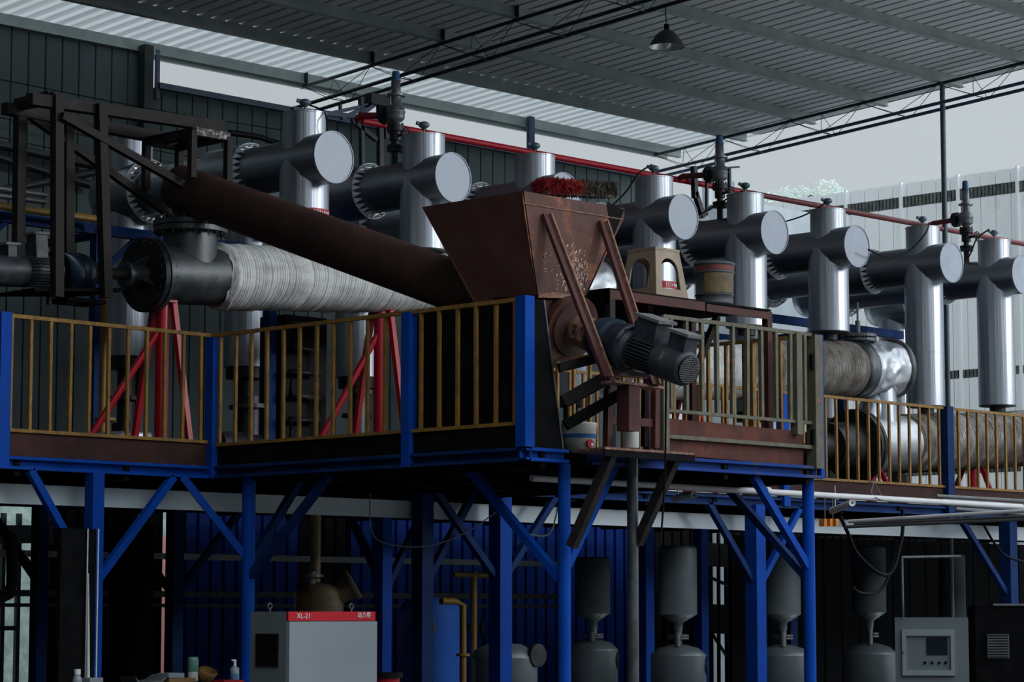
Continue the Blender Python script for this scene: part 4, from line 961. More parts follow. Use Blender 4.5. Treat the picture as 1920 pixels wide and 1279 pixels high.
# grey cable duct beam + pipes under deck
zg = P(1200, 973, Y=16.74).z
m = MB(); m.beam((6, 16.74, zg), (33, 16.74, zg), .06, .155); solo('cable_duct', m, GRB, 'pale grey rectangular beam running under the deck with blue paint smears', 'beam', (15, 16.74, zg))
zc = P(1300, 913, Y=13.6).z
m = MB(); m.cyl((14.2, 13.6, zc), (21, 13.6, zc - .02), .026, n=12); m.ring((17.1, 13.6, zc), (1, 0, 0), .026, .033, .05, 14); solo('white_pipe', m, PVC, 'long white plastic pipe slung under the right side of the platform', 'pipe', (15, 13.6, zc))
for i, (pa, pb, lab) in enumerate((((1410, 945), (1302, 928), 'short white pipe offcut with open end, left one under the white pipe'), ((1560, 958), (1598, 943), 'short white pipe offcut with open end, right of the round corner column'))):
    if i == 0: pa = (1265, 935)
    a = P(*pa, Y=14.4); b = P(*pb, Y=13.9)
    m = MB(); d = (b - a).normalized(); m.cyl(a, b, .032, n=16, caps=False); m.lathe(b, b + d, [(0, .032), (0, .012), (-.05, .012)], 16); m.cyl(a + d * .1, V(((a + d * .1).x, (a + d * .1).y, ZD - .03)), .005, n=6); solo('pipe_offcut', m, PVC, lab, 'pipe', a)
for i, (a, b, r) in enumerate((((1592, 978), (1920, 958), .030), ((1585, 988), (1920, 974), .026), ((1602, 983), (1920, 968), .022))):
    A = P(*a, X=19.2); B = P(*b, X=19.2); d = (B - A)
    m = MB(); m.cyl(A, A + d * 1.6, r * .6, n=12); solo('conduit', m, PVC if i == 0 else CND, ['topmost', 'lowest', 'middle'][i] + ' grey conduit of the bundle slung below the long railing at right', 'conduit', A, 'conduits slung at the right')
for i in range(4):
    A = P(1755 + i * 12, 930 + i * 8, X=21 + i * .05); B = P(1920, 939 + i * 8, X=24 + i * .05)
    m = MB(); m.cyl(A, A + (B - A) * 1.6, .018, n=10); solo('conduit', m, CND, ['topmost', 'second', 'third', 'lowest'][i] + ' thin conduit of the rack running off at the right edge below the railing', 'conduit', A, 'thin conduits at the right edge')
t = thing('insulator_block', 'orange three-part cable insulator hung under the deck right of the corner column', 'insulator', P(1552, 980, Y=14.5))
m = MB(); c = P(1554, 980, Y=14.55); m.cyl((c.x - .06, 14.55, c.z), (c.x - .06, 14.55, ZD - .1), .006, n=6); m.cyl((c.x + .06, 14.55, c.z), (c.x + .06, 14.55, ZD - .1), .006, n=6); link('hanger', m, CND, t)
for i in range(3):
    c = P(1543 + i * 11, 980, Y=14.5); m = MB(); m.box(c.x - .018, c.x + .018, 14.47, 14.53, c.z - .035, c.z + .035); link('insulator', m, ORG, t)
c = P(1560, 980, Y=14.56); m = MB(); m.box(c.x - .2, c.x + .16, 14.53, 14.56, c.z - .035, c.z + .03); link('bracket', m, CND, t)
cable('power_cable', [P(1575, 968, Y=14.4), P(1590, 1000, Y=14.4), P(1605, 1035, Y=14.4), P(1640, 1070, Y=14.4), P(1665, 1078, Y=14.4), P(1678, 1060, Y=14.4), P(1682, 1045, Y=14.4), P(1692, 1000, Y=14.4), P(1692, 955, Y=14.4)], .018, DRK, 'thick black cable sagging in a loop under the conduits at right')
cable('power_cable', [P(1598, 1100, Y=15), P(1612, 1112, Y=15), P(1640, 1112, Y=15), P(1660, 1095, Y=15), P(1680, 1040, Y=15)], .016, DRK, 'second black cable loop lower on the pale separator at right')
cable('power_cable', [P(1845, 985, Y=15.5), P(1862, 1015, Y=15.5), P(1885, 1042, Y=15.5), P(1925, 1055, Y=15.5)], .014, DRK, 'black cable sagging at the far right edge under the conduits')
cable('hanging_wire', [P(1062, 905, Y=15), P(1058, 925, Y=15), P(1048, 945, Y=15), P(1036, 990, Y=15), P(1020, 1005, Y=15), P(985, 1000, Y=15)], .007, PVC, 'pale loose wire hanging under the platform left of the round front column')
cable('hanging_wire', [P(694, 925, Y=16), P(700, 1005, Y=16), P(760, 1025, Y=16), P(820, 1020, Y=16), P(880, 995, Y=16), P(930, 960, Y=16)], .006, CND, 'thin grey wire swagged across the dark space left of the blue tank')
cable('tie_wire', [P(1632, 905, Y=16.3), P(1640, 900, Y=16.3), P(1634, 925, Y=14), P(1655, 937, Y=13.6), P(1640, 905, Y=16.3)], .005, CND, 'thin wire tying the white pipe to the long railing')

# ------------------------------------------------------------------ blue rack behind the ducts
zk = P(1600, 617, Y=19.6).z
t = thing('duct_rack', 'dull blue steel rack holding the rear duct columns along the wall', 'rack', (14, 19.6, ZD))
for y, mm in ((19.6, BLD), (21.5, BLD)):
    m = MB(); m.beam((8, y, zk), (XA(1690, 19.6, 630), y, zk), .08, .10); link('beam', m, mm, t)
for x in (11.55, 13.0, 14.5, 16.65, 19.6, 22.6, 26.2):
    m = MB(); m.beam((x, 19.6, ZD), (x, 19.6, zk), .10, .10); link('post', m, BLD, t)
    m = MB(); m.beam((x, 19.6, zk - .05), (x, 21.5, zk - .05), .07, .07); link('tie_beam', m, BLD, t)
    m = MB(); m.beam((x + .5, 19.6, zk), (x, 19.6, zk - .45), .05, .05); link('brace', m, BLD, t)
m = MB(); zy = P(100, 398, Y=19.35).z
m.pipe([(8, 19.35, zy), (XA(197, 19.35, 405), 19.35, zy - .01), (XA(198, 19.35, 415), 19.35, zy - .1), (XA(198, 19.35, 415), 19.35, 2.9)], .035); m.ring((XA(198, 19.35, 765), 19.35, 3.4), (0, 0, 1), .03, .10, .03, 20)
solo('yellow_pipe', m, YPI, 'mustard yellow gas pipe behind the left frame turning down at the corner', 'pipe', (12, 19.35, zy))
for i, (py, lab) in enumerate(((368, 'upper'), (381, 'lower'))):
    z = P(100, py, Y=20.6).z; m = MB(); m.cyl((8, 20.6, z), (14.6, 20.6, z), .03, n=12); solo('wall_pipe', m, CND, lab + ' of two grey pipes just above the yellow pipe at left', 'pipe', (12, 20.6, z))
t = thing('wall_bracing', 'dark crossed bracing pipes on the back wall at far left', 'bracing', (12.5, YW - .2, 5))
for a, b in (((-20, 268), (182, 312)), ((-20, 290), (185, 352)), ((-20, 362), (190, 320))):
    m = MB(); m.cyl(P(*a, Y=YW - .2), P(*b, Y=YW - .2), .05, n=10); link('pipe', m, TRS, t)
for i, (a, b, lab) in enumerate((((-10, 147), (555, 248), 'upper'), ((-10, 218), (560, 330), 'middle'), ((-10, 255), (480, 352), 'lower'))):
    A = P(*a, Y=YW - .3); B = P(*b, Y=YW - .3); cable('wall_wire', [A, (A + B) / 2 - V((0, 0, .03)), B], .006, DRK, lab + ' thin black wire strung along the back wall at left', 'wire', 'wires on the back wall')
cable('roof_duct_cable', [P(430, 249, Y=19.4), P(480, 256, Y=19.4), P(520, 268, Y=19.4), P(560, 280, Y=19.2)], .03, DRK, 'thick black hose draped over the back of the leftmost duct', 'hose')
m = MB(); zz_ = P(450, 765, Y=20.2).z
t = thing('coil_cooler', 'dark serpentine pipe cooler behind the yellow rail right of the left duct columns', 'cooler', (XA(568, 19.4, 700), 19.4, ZD))
pts = []
for k in range(7):
    z = ZD + .25 + k * .24; a, b = XA(545, 19.4, 700), XA(598, 19.4, 700); pts += [(a, 19.4, z), (b, 19.4, z)] if k % 2 == 0 else [(b, 19.4, z), (a, 19.4, z)]
m.pipe(pts, .035, 12); link('coil', m, DST, t)
m = MB(); m.box(XA(535, 19.5, 700), XA(612, 19.5, 700), 19.5, 19.9, ZD, 4.6); link('casing', m, DRK, t)
for i, (pa, pb, ptop, lab) in enumerate(((405, 500, 735, 'left'), (625, 700, 710, 'right'))):
    xa_, xb_ = XA(pa, 19.0, 760), XA(pb, 19.0, 760); zt2 = P(pa, ptop, Y=19.0).z
    t = thing('pump_unit', 'dark pump cluster on the deck below the %s rear duct behind the yellow rail' % lab, 'pump', ((xa_ + xb_) / 2, 19, ZD))
    m = MB(); m.box(xa_, xb_, 18.9, 19.3, ZD, ZD + .25); link('base', m, BLD, t)
    m = MB(); m.cyl((xa_ + .1, 19.1, ZD + .40), (xb_ - .05, 19.1, ZD + .40), .14, n=20); link('motor', m, DST, t)
    m = MB(); m.cyl((xb_ - .1, 19.1, ZD + .25), (xb_ - .1, 19.1, zt2), .07, n=16); m.ring((xb_ - .1, 19.1, zt2 - .1), (0, 0, 1), .05, .13, .04, 18); link('valve', m, STL, t)

c = P(235, 812, Y=18.6)
m = MB(); m.lathe((c.x, c.y, ZD), (c.x, c.y, 9), [(0, 0), (0, .24), (c.z - ZD - .03, .24), (c.z - ZD, .235), (c.z - ZD + .02, .0)], 32); solo('pale_drum', m, ALX, 'low shiny round drum on the deck between the red legs at left', 'drum', (c.x, c.y, ZD))

# ================================================================== LEFT FRAME + MOTOR
t = thing('lifting_frame', 'dark rusty box-tube frame over the left motor, sloping braces to the right', 'frame', P(120, 540, Y=17.7))
fy, ry = 17.7, 18.3
def fb(nme, a, b, ya, yb=None, w=.085): bb(t, nme, a, b, w, w, FRM, ya, yb)
fb('leg', (107, 178), (107, 557), fy); fb('leg', (188, 195), (199, 559), fy - .02); fb('leg', (38, 205), (34, 480), ry); fb('leg', (127, 232), (127, 500), ry)
fb('long_beam', (55, 186), (416, 238), fy + .04, fy + .04, .10); fb('long_beam', (8, 203), (318, 262), ry, ry, .10)
fb('cross_beam', (34, 196), (108, 183), ry, fy, .09); fb('cross_beam', (30, 192), (95, 176), ry + .1, fy + .05, .05)
fb('diagonal', (115, 217), (350, 350), fy - .06, fy, .065); fb('diagonal', (60, 220), (318, 402), ry, ry, .065)
fb('cross_beam', (300, 262), (405, 246), ry, fy, .08)
bb(t, 'tray', (30, 548), (196, 548), .55, .03, BLK, 18.0)
for px in (92, 126, 134): 
    c = P(px, 556, Y=17.95); m = MB(); m.cyl(c, c - V((0, 0, .07)), .025, n=10); link('bolt', m, DST, t)
# small stand at the right of the frame, sitting on the tube
t = thing('angle_stand', 'small dark angle-iron stand with chipped white paint above the upper end of the feed tube', 'stand', P(350, 300, Y=17.8))
sy0, sy1 = 17.55, 18.25
sx0 = P(366, 250, Y=sy0).x; sx1 = P(428, 262, Y=sy0).x; sz = P(400, 252, Y=sy0).z
for a, b, nme in (((sx0, sy0), (sx1, sy0), 'front_angle'), ((sx0, sy1), (sx1, sy1), 'rear_angle'), ((sx0, sy0), (sx0, sy1), 'side_angle'), ((sx1, sy0), (sx1, sy1), 'side_angle')):
    m = MB(); m.beam((a[0], a[1], sz), (b[0], b[1], sz), .05, .07); link(nme, m, CHP if nme == 'front_angle' else FRM, t)
for x, y, d in ((sx0 - .03, sy0, .42), (sx1, sy0, .40), (sx0, sy1, .45), (sx1, sy1, .42)):
    m = MB(); m.beam((x, y, sz), (x, y, sz - d), .06, .06); link('leg', m, FRM, t)

t = thing('drive_motor', 'dark motor with blue gearbox driving the left reactor pipe', 'motor', axis(X1, Z1, 12.7))
ax1 = lambda px: axis(X1, Z1, XA(px, YR, 510))
m = MB(); m.cyl(ax1(-40), ax1(42), .135, n=30); link('fan_cover', m, MOT, t)
m = MB(); m.cyl(ax1(42), ax1(97), .115, n=30); link('motor_body', m, MOT, t)
m = MB(); q0, q1 = ax1(44), ax1(92); _, rr, uu = m.frame(q0, q1)
for i in range(26):
    th = 2 * math.pi * i / 26; d = rr * math.cos(th) + uu * math.sin(th); m.beam(q0 + d * .12, q1 + d * .12, .009, .03, d)
link('cooling_fins', m, MOT, t)
m = MB(); m.disc(ax1(98), U1, .155, .04, 30); m.lathe(ax1(112), ax1(112) + U1, [(0, 0), (0, .165), (0, .165), (.12, .175), (.14, .165), (.17, .165), (.18, .175), (.26, .165), (.30, .13), (.36, .09), (.36, 0)], 34); link('gearbox', m, GBX, t)
m = MB(); m.cyl(ax1(176), ax1(236), .05, n=20); m.disc(ax1(186), U1, .09, .06, 20); link('shaft', m, FRM, t)
for pa, pb, hh in ((58, 80, .20), (6, 22, .10)):
    a = ax1(pa); b = ax1(pb); m = MB(); m.beam(a + V((0, 0, .115 + hh / 2)), b + V((0, 0, .115 + hh / 2)), .14, hh); bx = link('terminal_box', m, MOT, t)
    m = MB(); m.beam(a + V((-.03, 0, .125 + hh)), b + V((.03, 0, .125 + hh)), .17, .022); link('box_lid', m, DUS, bx)
m = MB(); m.box(ax1(110).x, ax1(180).x, YR - .16, YR + .16, ax1(140).z - .27, ax1(140).z - .235); m.box(ax1(122).x, ax1(128).x, YR - .12, YR + .12, ax1(140).z - .24, ax1(140).z - .12); link('foot', m, BLK, t)

# ================================================================== GROUND FLOOR
# power cabinet
cxa, cxb, cya = P(541, 1147, Y=14.0).x, P(704, 1147, Y=14.0).x, 14.0
cyb = YA(470, cxa, 1150); zc = 1.61
t = thing('power_cabinet', 'light grey power cabinet with red name band below the platform', 'cabinet', (cxa, cya, 0))
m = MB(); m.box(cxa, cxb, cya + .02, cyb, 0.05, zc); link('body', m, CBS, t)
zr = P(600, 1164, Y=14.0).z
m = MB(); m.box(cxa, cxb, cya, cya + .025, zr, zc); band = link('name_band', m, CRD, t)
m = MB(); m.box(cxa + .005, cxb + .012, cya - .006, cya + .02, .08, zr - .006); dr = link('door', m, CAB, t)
m = MB(); m.box(cxa, cxb, cya, cyb, 0, .05); link('plinth', m, BLK, t)
la = YA(482, cxa, 1200); lb_ = YA(523, cxa, 1200); lz0 = P(500, 1250, X=cxa).z; lz1 = P(500, 1188, X=cxa).z
m = MB(); m.box(cxa - .006, cxa, lb_ - .01, la + .01, lz0, lz1); vt = link('vent_frame', m, CND, t)
for i in range(14):
    z = lz0 + (lz1 - lz0) * (i + .5) / 14; m = MB(); m.beam((cxa - .009, la, z), (cxa - .009, lb_, z), .012, .012); link('louver', m, BLK, vt)
for px in (506, 659):
    c = P(px, 1146, Y=14.1); m = MB(); m.lathe(c + V((0, 0, .035)), c + V((0, 1, .035)), [(-.005, .018), (0, .026), (.005, .018), (0, .012), (-.005, .018)], 14); m.cyl(c - V((0, 0, .01)), c + V((0, 0, .02)), .006, n=6); link('lifting_eye', m, CND, t)
def text(s, loc, size, mm, par, rot, nme='lettering', xs=1.0):
    cu = bpy.data.curves.new(nme, 'FONT'); cu.body = s; cu.size = size; cu.extrude = .0015; cu.offset = size * .004; cu.space_character = 1.12
    o = bpy.data.objects.new('tmp', cu); COL.objects.link(o); bpy.context.view_layer.update()
    me = bpy.data.meshes.new_from_object(o.evaluated_get(bpy.context.evaluated_depsgraph_get()))
    bpy.data.objects.remove(o); me.name = nme
    R = rot.to_4x4() @ Matrix.Diagonal((xs, 1, 1, 1))
    me.transform(Matrix.Translation(V(loc) - WL[par.name]) @ R)
    me.materials.clear(); me.materials.append(mm)
    o = bpy.data.objects.new(nme, me); COL.objects.link(o); o.parent = par; WL[o.name] = WL[par.name]; return o
RF = Matrix(((1, 0, 0), (0, 0, -1), (0, 1, 0)))
a = P(556, 1159.5, Y=13.998); text('XL-21', (a.x, 13.996, a.z), .052, WHT, band, RF, xs=.92)
a = P(670, 1157.5, Y=13.998); text('动力柜', (a.x, 13.996, a.z), .045, WHT, band, RF, xs=.95)

# control box right (turned to face the walkway)
def facing(px0, px1, py0, Y):
    c = (P(px0, py0, Y=Y) + P(px1, py0, Y=Y)) / 2; sc = F / (c - EYE).dot(FWD); return c, (px1 - px0) / sc, sc
c, w_, sc = facing(1677, 1813, 1158, 14.6); rot = math.atan2(-c.y, -c.x) + math.pi / 2
q = lambda px, py: (c.x + (px - 1745) / sc, c.z - (py - 1158) / sc)
t = thing('control_box', 'grey control box with glazed display door at lower right', 'control box', (c.x, c.y, 0))
xl_, xr_ = c.x - w_ / 2, c.x + w_ / 2; y_ = c.y
m = MB(); m.box(xl_, xr_, y_, y_ + .22, .6, c.z); link('body', m, CNB, t)
m = MB(); m.box(xl_ + .05, xr_ - .05, y_ + .05, y_ + .2, 0, .6); link('pedestal', m, BLK, t)
(ax_, az_), (bx_, bz_), (cx_, cz_), (dx_, dz_) = q(1690, 1180), q(1787, 1266), q(1698, 1192), q(1780, 1256)
m = MB(); m.box(ax_, bx_, y_ - .03, y_, bz_, dz_); m.box(ax_, bx_, y_ - .03, y_, cz_, az_); m.box(ax_, cx_, y_ - .03, y_, dz_, cz_); m.box(dx_, bx_, y_ - .03, y_, dz_, cz_); wf = link('door_frame', m, CBF, t)
m = MB(); m.box(cx_, dx_, y_ - .006, y_ - .002, dz_, cz_); link('panel', m, CNB, wf)
(sx_, sz_), (ex_, ez_) = q(1735, 1195), q(1774, 1228); m = MB(); m.box(sx_, ex_, y_ - .012, y_ - .006, ez_, sz_); link('screen', m, GLS, wf)
for px in (1732, 1745, 1758, 1770): kx, kz = q(px, 1242); m = MB(); m.disc((kx, y_ - .012, kz), (0, 1, 0), .014, .015, 12); link('knob', m, DRK, wf)
kx, kz = q(1692, 1223); m = MB(); m.disc((kx, y_ - .035, kz), (0, 1, 0), .01, .02, 10); link('lock', m, STL, wf)
t.rotation_euler.z = rot
m = MB(); a = P(1693, 1158, Y=14.8); b = P(1691, 1045, Y=14.8); m.pipe([a, b, P(1800, 1043, Y=15.6)], .014, 10); solo('conduit_riser', m, STL, 'grey conduit rising from the control box and bending right', 'conduit', a)
c, w_, sc = facing(1822, 2160, 1136, 15.4); q = lambda px, py: (c.x + (px - 1991) / sc, c.z - (py - 1136) / sc); y_ = c.y
t = thing('dark_cabinet', 'large black equipment cabinet at the lower right edge', 'cabinet', (c.x, c.y, 0))
m = MB(); m.box(c.x - w_ / 2, c.x + w_ / 2, y_, y_ + .9, 0, c.z); link('body', m, BLK, t)
(ax_, az_), (bx_, bz_) = q(1844, 1189), q(1884, 1234); m = MB(); m.box(ax_, bx_, y_ - .02, y_, bz_, az_); vt = link('vent_grille', m, CND, t)
for i in range(9): z = bz_ + (az_ - bz_) * (i + .5) / 9; m = MB(); m.box(ax_ + .01, bx_ - .01, y_ - .028, y_ - .02, z - .004, z + .004); link('slat', m, BLK, vt)
m = MB(); m.box(c.x - w_ / 2 + .2, c.x + w_ / 2, y_ - .03, y_ + .95, c.z, c.z + .025); link('lid', m, CNB, t)
t.rotation_euler.z = math.atan2(-c.y, -c.x) + math.pi / 2 + .12

# separators: upper vessel with cone, valve, lower dome tank
def sep(px, pt, pb, hw, lt, lhw, Y, lab, mm=TNK):
    X = XA(px, Y, 1100); r = abs(XA(px + hw, Y, 1100) - XA(px - hw, Y, 1100)) / 2 * .72
    sc = F / (V((X, Y, 1.6)) - EYE).dot(FWD); r = hw / sc; r2 = lhw / sc
    z = lambda py: P(px, py, Y=Y).z
    t = thing('separator_vessel', lab, 'tank', (X, Y, 0), 'two-stage vessels under the platform')
    m = MB(); m.lathe((X, Y, 0), (X, Y, 1), [(z(pt), 0), (z(pt), r * .9), (z(pt) - .03, r), (z(pb), r), (z(pb), r), (z(pb + 16), r * .25), (z(pb + 30), .045)], 32); link('upper_vessel', m, mm, t)
    m = MB(); m.cyl((X, Y, z(pb + 28)), (X, Y, z(lt)), .04, n=14); m.ring((X, Y, z(pb + 40)), (0, 0, 1), .03, .11, .02, 18); m.ring((X, Y, z(pb + 45)), (0, 0, 1), .03, .11, .02, 18); link('neck', m, CND, t)
    m = MB(); m.cyl((X - .13, Y - .1, z(pb + 35)), (X - .13, Y - .1, z(lt + 4)), .028, n=10); m.cyl((X - .13, Y - .1, z(pb + 37)), (X, Y, z(pb + 37)), .02, n=10); link('side_valve', m, CND, t)
    m = MB(); m.lathe((X, Y, 0), (X, Y, 1), [(.02, 0), (.02, r2), (z(lt + 22), r2), (z(lt + 20), r2), (z(lt + 8), r2 * .75), (z(lt + 1), r2 * .3), (z(lt), 0)], 36); link('lower_tank', m, mm, t)
    m = MB(); k = V((X - .05 + r2 * .8, Y - r2 * .75, z(lt + 40))); m.cyl((X, Y, k.z), k, .075, n=18); m.disc(k, k - V((X, Y, k.z)), .10, .03, 20); link('manhole', m, DST, t)
sep(1112, 1045, 1150, 32, 1198, 46, 18.4, 'grey two-stage vessel between the two round front columns')
sep(1271, 1025, 1152, 36, 1208, 52, 17.4, 'grey two-stage vessel right of the round grey column')
sep(1467, 1040, 1152, 34, 1208, 50, 17.6, 'grey two-stage vessel between the square and the round blue columns')
sep(1629, 1025, 1148, 32, 1205, 50, 18.4, 'dim grey two-stage vessel left of the control box')
sep(1785, 1040, 1170, 25, 1230, 40, 19.5, 'very dim grey vessel in the dark above the control box')
sep(1318, 1215, 1290, 10, 1220, 30, 18.6, 'small grey tank tucked behind the second two-stage vessel') if False else None
def tank(nme, px, top, hw, Y, mm, lab, extra=None):
    X = XA(px, Y, 1150); sc = F / (V((X, Y, 1.6)) - EYE).dot(FWD); r = hw / sc; z = P(px, top, Y=Y).z
    t = thing(nme, lab, 'tank', (X, Y, 0))
    m = MB(); m.lathe((X, Y, 0), (X, Y, 1), [(.02, 0), (.02, r), (z - r * .45, r), (z - r * .44, r), (z - r * .2, r * .85), (z - r * .05, r * .5), (z, 0)], 40); link('shell', m, mm, t)
    return t, X, Y, r, z
t, X, Y, r, z = tank('grey_tank', 945, 1205, 63, 17.2, TNK, 'grey domed tank standing behind the half-shaded square column')
m = MB(); k = V((X + r * .4, Y - r, 1.2)); m.cyl((X + r * .4, Y - r * .5, 1.2), k, .08, n=16); m.disc(k, (0, 1, 0), .11, .03, 20); link('manhole', m, DST, t)
t, X, Y, r, z = tank('blue_tank', 808, 1118, 62, 19.0, TKB, 'large bright blue tank behind the dull blue column')
for dx in (-1, 1):
    a = V((X + dx * r * .72, Y - r * .6, z - .32)); b = a + V((dx * .16, -.14, 0)); m = MB(); m.cyl(a, b, .035, n=12); m.disc(b, b - a, .10, .025, 20); m.disc(a + (b - a) * .75, b - a, .10, .02, 20); link('side_flange', m, TKY if dx < 0 else DST, t)
t, X, Y, r, z = tank('boiler', 598, 1092, 46, 18.0, TKY, 'stained tan boiler top behind the power cabinet')
m = MB(); m.cyl((X - .1, Y, z - .05), (X - .1, Y, z + .1), .05, n=12); m.ring((X - .1, Y, z + .06), (0, 0, 1), .04, .12, .025, 18); link('nozzle', m, CND, t)
m = MB(); a = V((X + r * .4, Y - r * .5, z - .12)); b = a + V((.12, -.12, .10)); m.cyl(a, b, .11, n=20); m.disc(b, b - a, .15, .03, 26); link('manway', m, TKY, t)
m = MB(); m.cyl((X - .05, Y, z), (X - .05, Y, 2.6), .05, n=14); solo('boiler_riser', m, TKY, 'tan pipe rising from the boiler top behind the power cabinet', 'pipe', (X - .05, Y, z))
for px, y0, Y, lab in ((868, 1135, 18.2, 'orange brown pipe bending down right of the blue tank'), (888, 1075, 18.6, 'orange brown pipe dropping from a rusty header right of the blue tank')):
    a = P(px, 1290, Y=Y); b = P(px, y0, Y=Y); m = MB(); e_ = [a, b, b + V((-.12, 0, .04)), b + V((-.3, 0, .04))] if y0 > 1100 else [a, b, b + V((0, 0, .02))]
    m.pipe(e_, .035); 
    if y0 > 1100: m.ring(P(px, 1228, Y=Y), (0, 0, 1), .03, .07, .025, 16)
    else: m.pipe([P(850, 1077, Y=Y), P(912, 1079, Y=Y)], .03)
    solo('rusty_pipe', m, YPI, lab, 'pipe', (a.x, a.y, 0))
# girts on the lower blue wall and horizontal pipes
for py, lab in ((1118, 'lower'), (1055, 'upper')):
    z = P(900, py, Y=YW - .6).z; m = MB(); m.beam((13.5, YW - .6, z), (25, YW - .6, z), .06, .07); m.beam((13.5, YW - .6, z - .13), (25, YW - .6, z - .13), .05, .04) if py > 1100 else None
    solo('pipe_run', m, CND if py < 1100 else TRS, lab + ' horizontal pipe run in front of the blue sheet wall', 'pipe', (18, YW - .6, z))
# doorway mullions and frame, lower left
yg = YW - .2
t = thing('door_gate', 'dark pipe gate in the tall doorway at lower left', 'gate', (P(20, 1200, Y=yg).x, yg, 0))
for px, w in ((2, .05), (31, .05), (86, .03)):
    c = P(px, 1200, Y=yg); m = MB(); m.beam((c.x, yg, 0), (c.x, yg, 2.7), w, w); link('upright', m, TRS, t)
m = MB(); m.beam(P(-30, 1178, Y=yg), P(36, 1178, Y=yg), .03, .05); link('crossbar', m, TRS, t)
m = MB(); m.beam(P(-30, 1002, Y=yg), P(95, 1002, Y=yg), .1, .20); link('lintel', m, TRS, t)
m = MB(); m.beam(P(36, 1035, Y=yg), P(66, 1075, Y=yg), .05, .07); link('knee', m, TRS, t)
m = MB(); a = P(22, 1000, Y=19); m.pipe([a, P(22, 1095, Y=19), P(17, 1115, Y=19), P(5, 1120, Y=19), P(-30, 1120, Y=19)], .05, 14); solo('elbow_pipe', m, FRM, 'dark brown bent pipe in front of the doorway at lower left edge', 'pipe', a)
m = MB(); a = P(290, 1260, Y=25.8); b = P(322, 985, Y=25.8); m.prism([P(292, 1290, Y=25.6), P(320, 1290, Y=25.6), P(320, 1005, Y=26.7), P(292, 1005, Y=26.7)], (0, .04, -.02)); solo('salmon_sheet', m, SAL, 'salmon red sheet seen through a narrow slit in the wall at lower left', 'panel', (a.x, 25.8, 0))
# dark tall tanks left, sheet metal
t, X, Y, r, z = tank('dark_tank', 245, 975, 42, 19.2, BLK, 'tall sooty tank in the dark behind the left knee brace')
a = P(118, 990, Y=16.2); b = P(184, 990, Y=16.2)
t = thing('sheet_panel', 'black sheet panel with glints drawn as bright strips, standing at the lower left column', 'panel', (a.x, 16.2, 0))
m = MB(); m.box(a.x, b.x, 16.22, 16.27, 0, a.z); link('sheet', m, BLK, t)
for px in (163, 183):  # glints on the sheet, modelled as thin white rods, the slanted one included
    q = P(px, 1100, Y=16.2); m = MB(); m.cyl((q.x, 16.2, 0), (q.x, 16.2, a.z), .006, n=8); link('edge_or_glint_strip', m, TAB, t)
m = MB(); m.cyl(P(165, 1300, Y=16.17), P(166, 1075, Y=16.17), .016, .004, n=10); link('slanted_glint', m, TAB, t)

# workbench with small items along the bottom left
Yb = 15.4
wz = P(200, 1292, Y=Yb).z
xa_, xb_ = XA(110, Yb, 1279), XA(452, Yb, 1279)
t = thing('work_bench', 'dark low bench at the bottom left edge, almost out of frame', 'bench', (xa_, Yb, 0))
m = MB(); m.box(xa_, xb_, Yb - .3, Yb + .3, wz - .04, wz); link('bench_top', m, BLK, t)
for x, y in ((xa_ + .05, Yb - .25), (xb_ - .05, Yb - .25), (xa_ + .05, Yb + .25), (xb_ - .05, Yb + .25)): m = MB(); m.box(x - .03, x + .03, y - .03, y + .03, 0, wz - .04); link('leg', m, BLK, t)
def onb(px, Y=Yb): return V((XA(px, Y, 1270), Y, wz))
def hgt(py, Y=Yb): return P(300, py, Y=Y).z - wz
c = onb(362); h = hgt(1233)
t = thing('spray_bottle', 'tall green cylindrical bottle on the bench at bottom left', 'bottle', c); m = MB(); m.lathe(c, c + V((0, 0, 1)), [(0, 0), (0, .04), (h * .9, .04), (h, .035), (h, 0)], 20); link('body', m, GRN, t)
m = MB(); m.cyl(c + V((0, 0, h * .2)), c + V((0, 0, h * .5)), .0405, n=20, caps=False); link('label_wrap', m, DRM, t)
c = onb(440); h = hgt(1252)
t = thing('pump_bottle', 'clear pump bottle with blue label near the left side of the power cabinet', 'bottle', c); m = MB(); m.lathe(c, c + V((0, 0, 1)), [(0, 0), (0, .035), (h * .9, .035), (h, .015), (h, 0)], 20); link('body', m, PLA, t)
m = MB(); m.cyl(c + V((0, 0, .02)), c + V((0, 0, h * .6)), .0355, n=20, caps=False); link('label_wrap', m, LBL, t)
m = MB(); m.cyl(c + V((0, 0, h)), c + V((0, 0, h + .05)), .012, n=10); m.cyl(c + V((0, 0, h + .045)), c + V((-.03, 0, h + .045)), .007, n=8); link('pump', m, WHT, t)
c = onb(145); h = hgt(1262)
t = thing('water_bottle', 'clear bottle with white cap at the bottom left beside the sheet panel', 'bottle', c); m = MB(); m.lathe(c, c + V((0, 0, 1)), [(0, 0), (0, .035), (h * .7, .035), (h, .02), (h, 0)], 20); link('body', m, PLA, t)
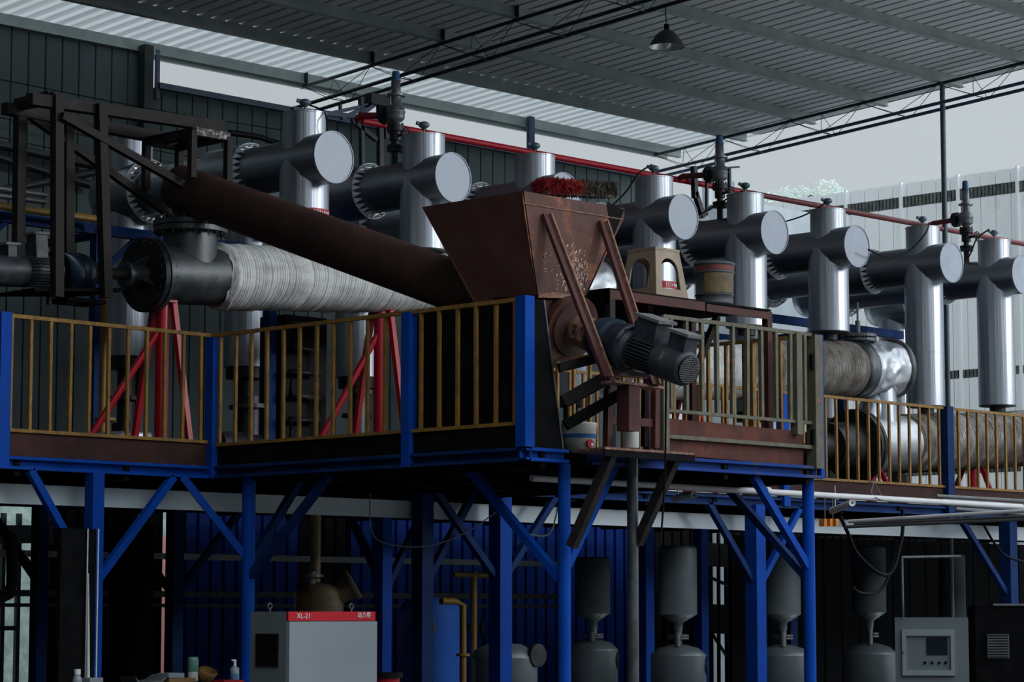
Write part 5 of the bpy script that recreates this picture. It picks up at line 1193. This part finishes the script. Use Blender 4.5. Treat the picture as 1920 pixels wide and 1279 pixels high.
m = MB(); m.cyl(c + V((0, 0, h)), c + V((0, 0, h + .04)), .024, n=16); link('screw_cap', m, WHT, t)
c = onb(165); m = MB(); m.box(c.x - .02, c.x + .10, c.y - .05, c.y + .05, c.z, c.z + hgt(1268)); solo('clear_tub', m, PLA, 'clear plastic tub beside the white-capped bottle', 'tub', c)
c = onb(328); m = MB(); m.box(c.x - .13, c.x + .12, c.y - .1, c.y + .1, c.z, c.z + hgt(1272)); solo('carton', m, CBD, 'brown carton on the bench left of the green bottle', 'box', c)
c = onb(312); z = c.z + hgt(1271); m = MB(); m.box(c.x - .05, c.x + .10, c.y - .09, c.y + .05, z, z + .035); solo('white_case', m, CAB, 'small white case lying on the brown carton', 'case', (c.x, c.y, z))
c = onb(270); m = MB(); m.prism([c + V((-.16, -.1, .09)), c + V((-.12, -.1, .02)), c + V((.10, -.1, .04)), c + V((.16, -.1, .10)), c + V((.08, -.1, .06)), c + V((-.10, -.1, .04))], (0, .2, 0)); solo('dust_pan', m, CND, 'bent grey sheet scoop on the bench left of the carton', 'scoop', c)
c = onb(383); m = MB(); m.lathe(c + V((0, 0, .0)), c + V((-.02, -.1, .2)), [(0, .02), (.06, .05), (.13, .075), (.14, .07)], 20); solo('paper_cone', m, CBD, 'tan funnel standing right of the green bottle', 'funnel', c)
c = onb(400); m = MB(); m.box(c.x - .06, c.x + .14, c.y - .2, c.y - .05, c.z, c.z + hgt(1277)); solo('red_tray', m, RDP, 'low red tray on the bench near the pump bottle', 'tray', c)
a = P(726, 1262, Y=14.4)
t = thing('wheelbarrow', 'red tub with black rim at the bottom beside the power cabinet', 'tub', (a.x, 14.4, 0))
m = MB(); m.lathe((a.x, 14.4, .6), (a.x, 14.4, 2), [(0, 0), (0, .07), (P(726, 1268, Y=14.4).z - .6, .10)], 20); m.box(a.x - .05, a.x + .05, 14.35, 14.45, 0, .6); link('tub', m, RDP, t)
m = MB(); m.ring((a.x, 14.4, P(726, 1266, Y=14.4).z), (0, 0, 1), .02, .12, .04, 20); link('rim', m, DRK, t)
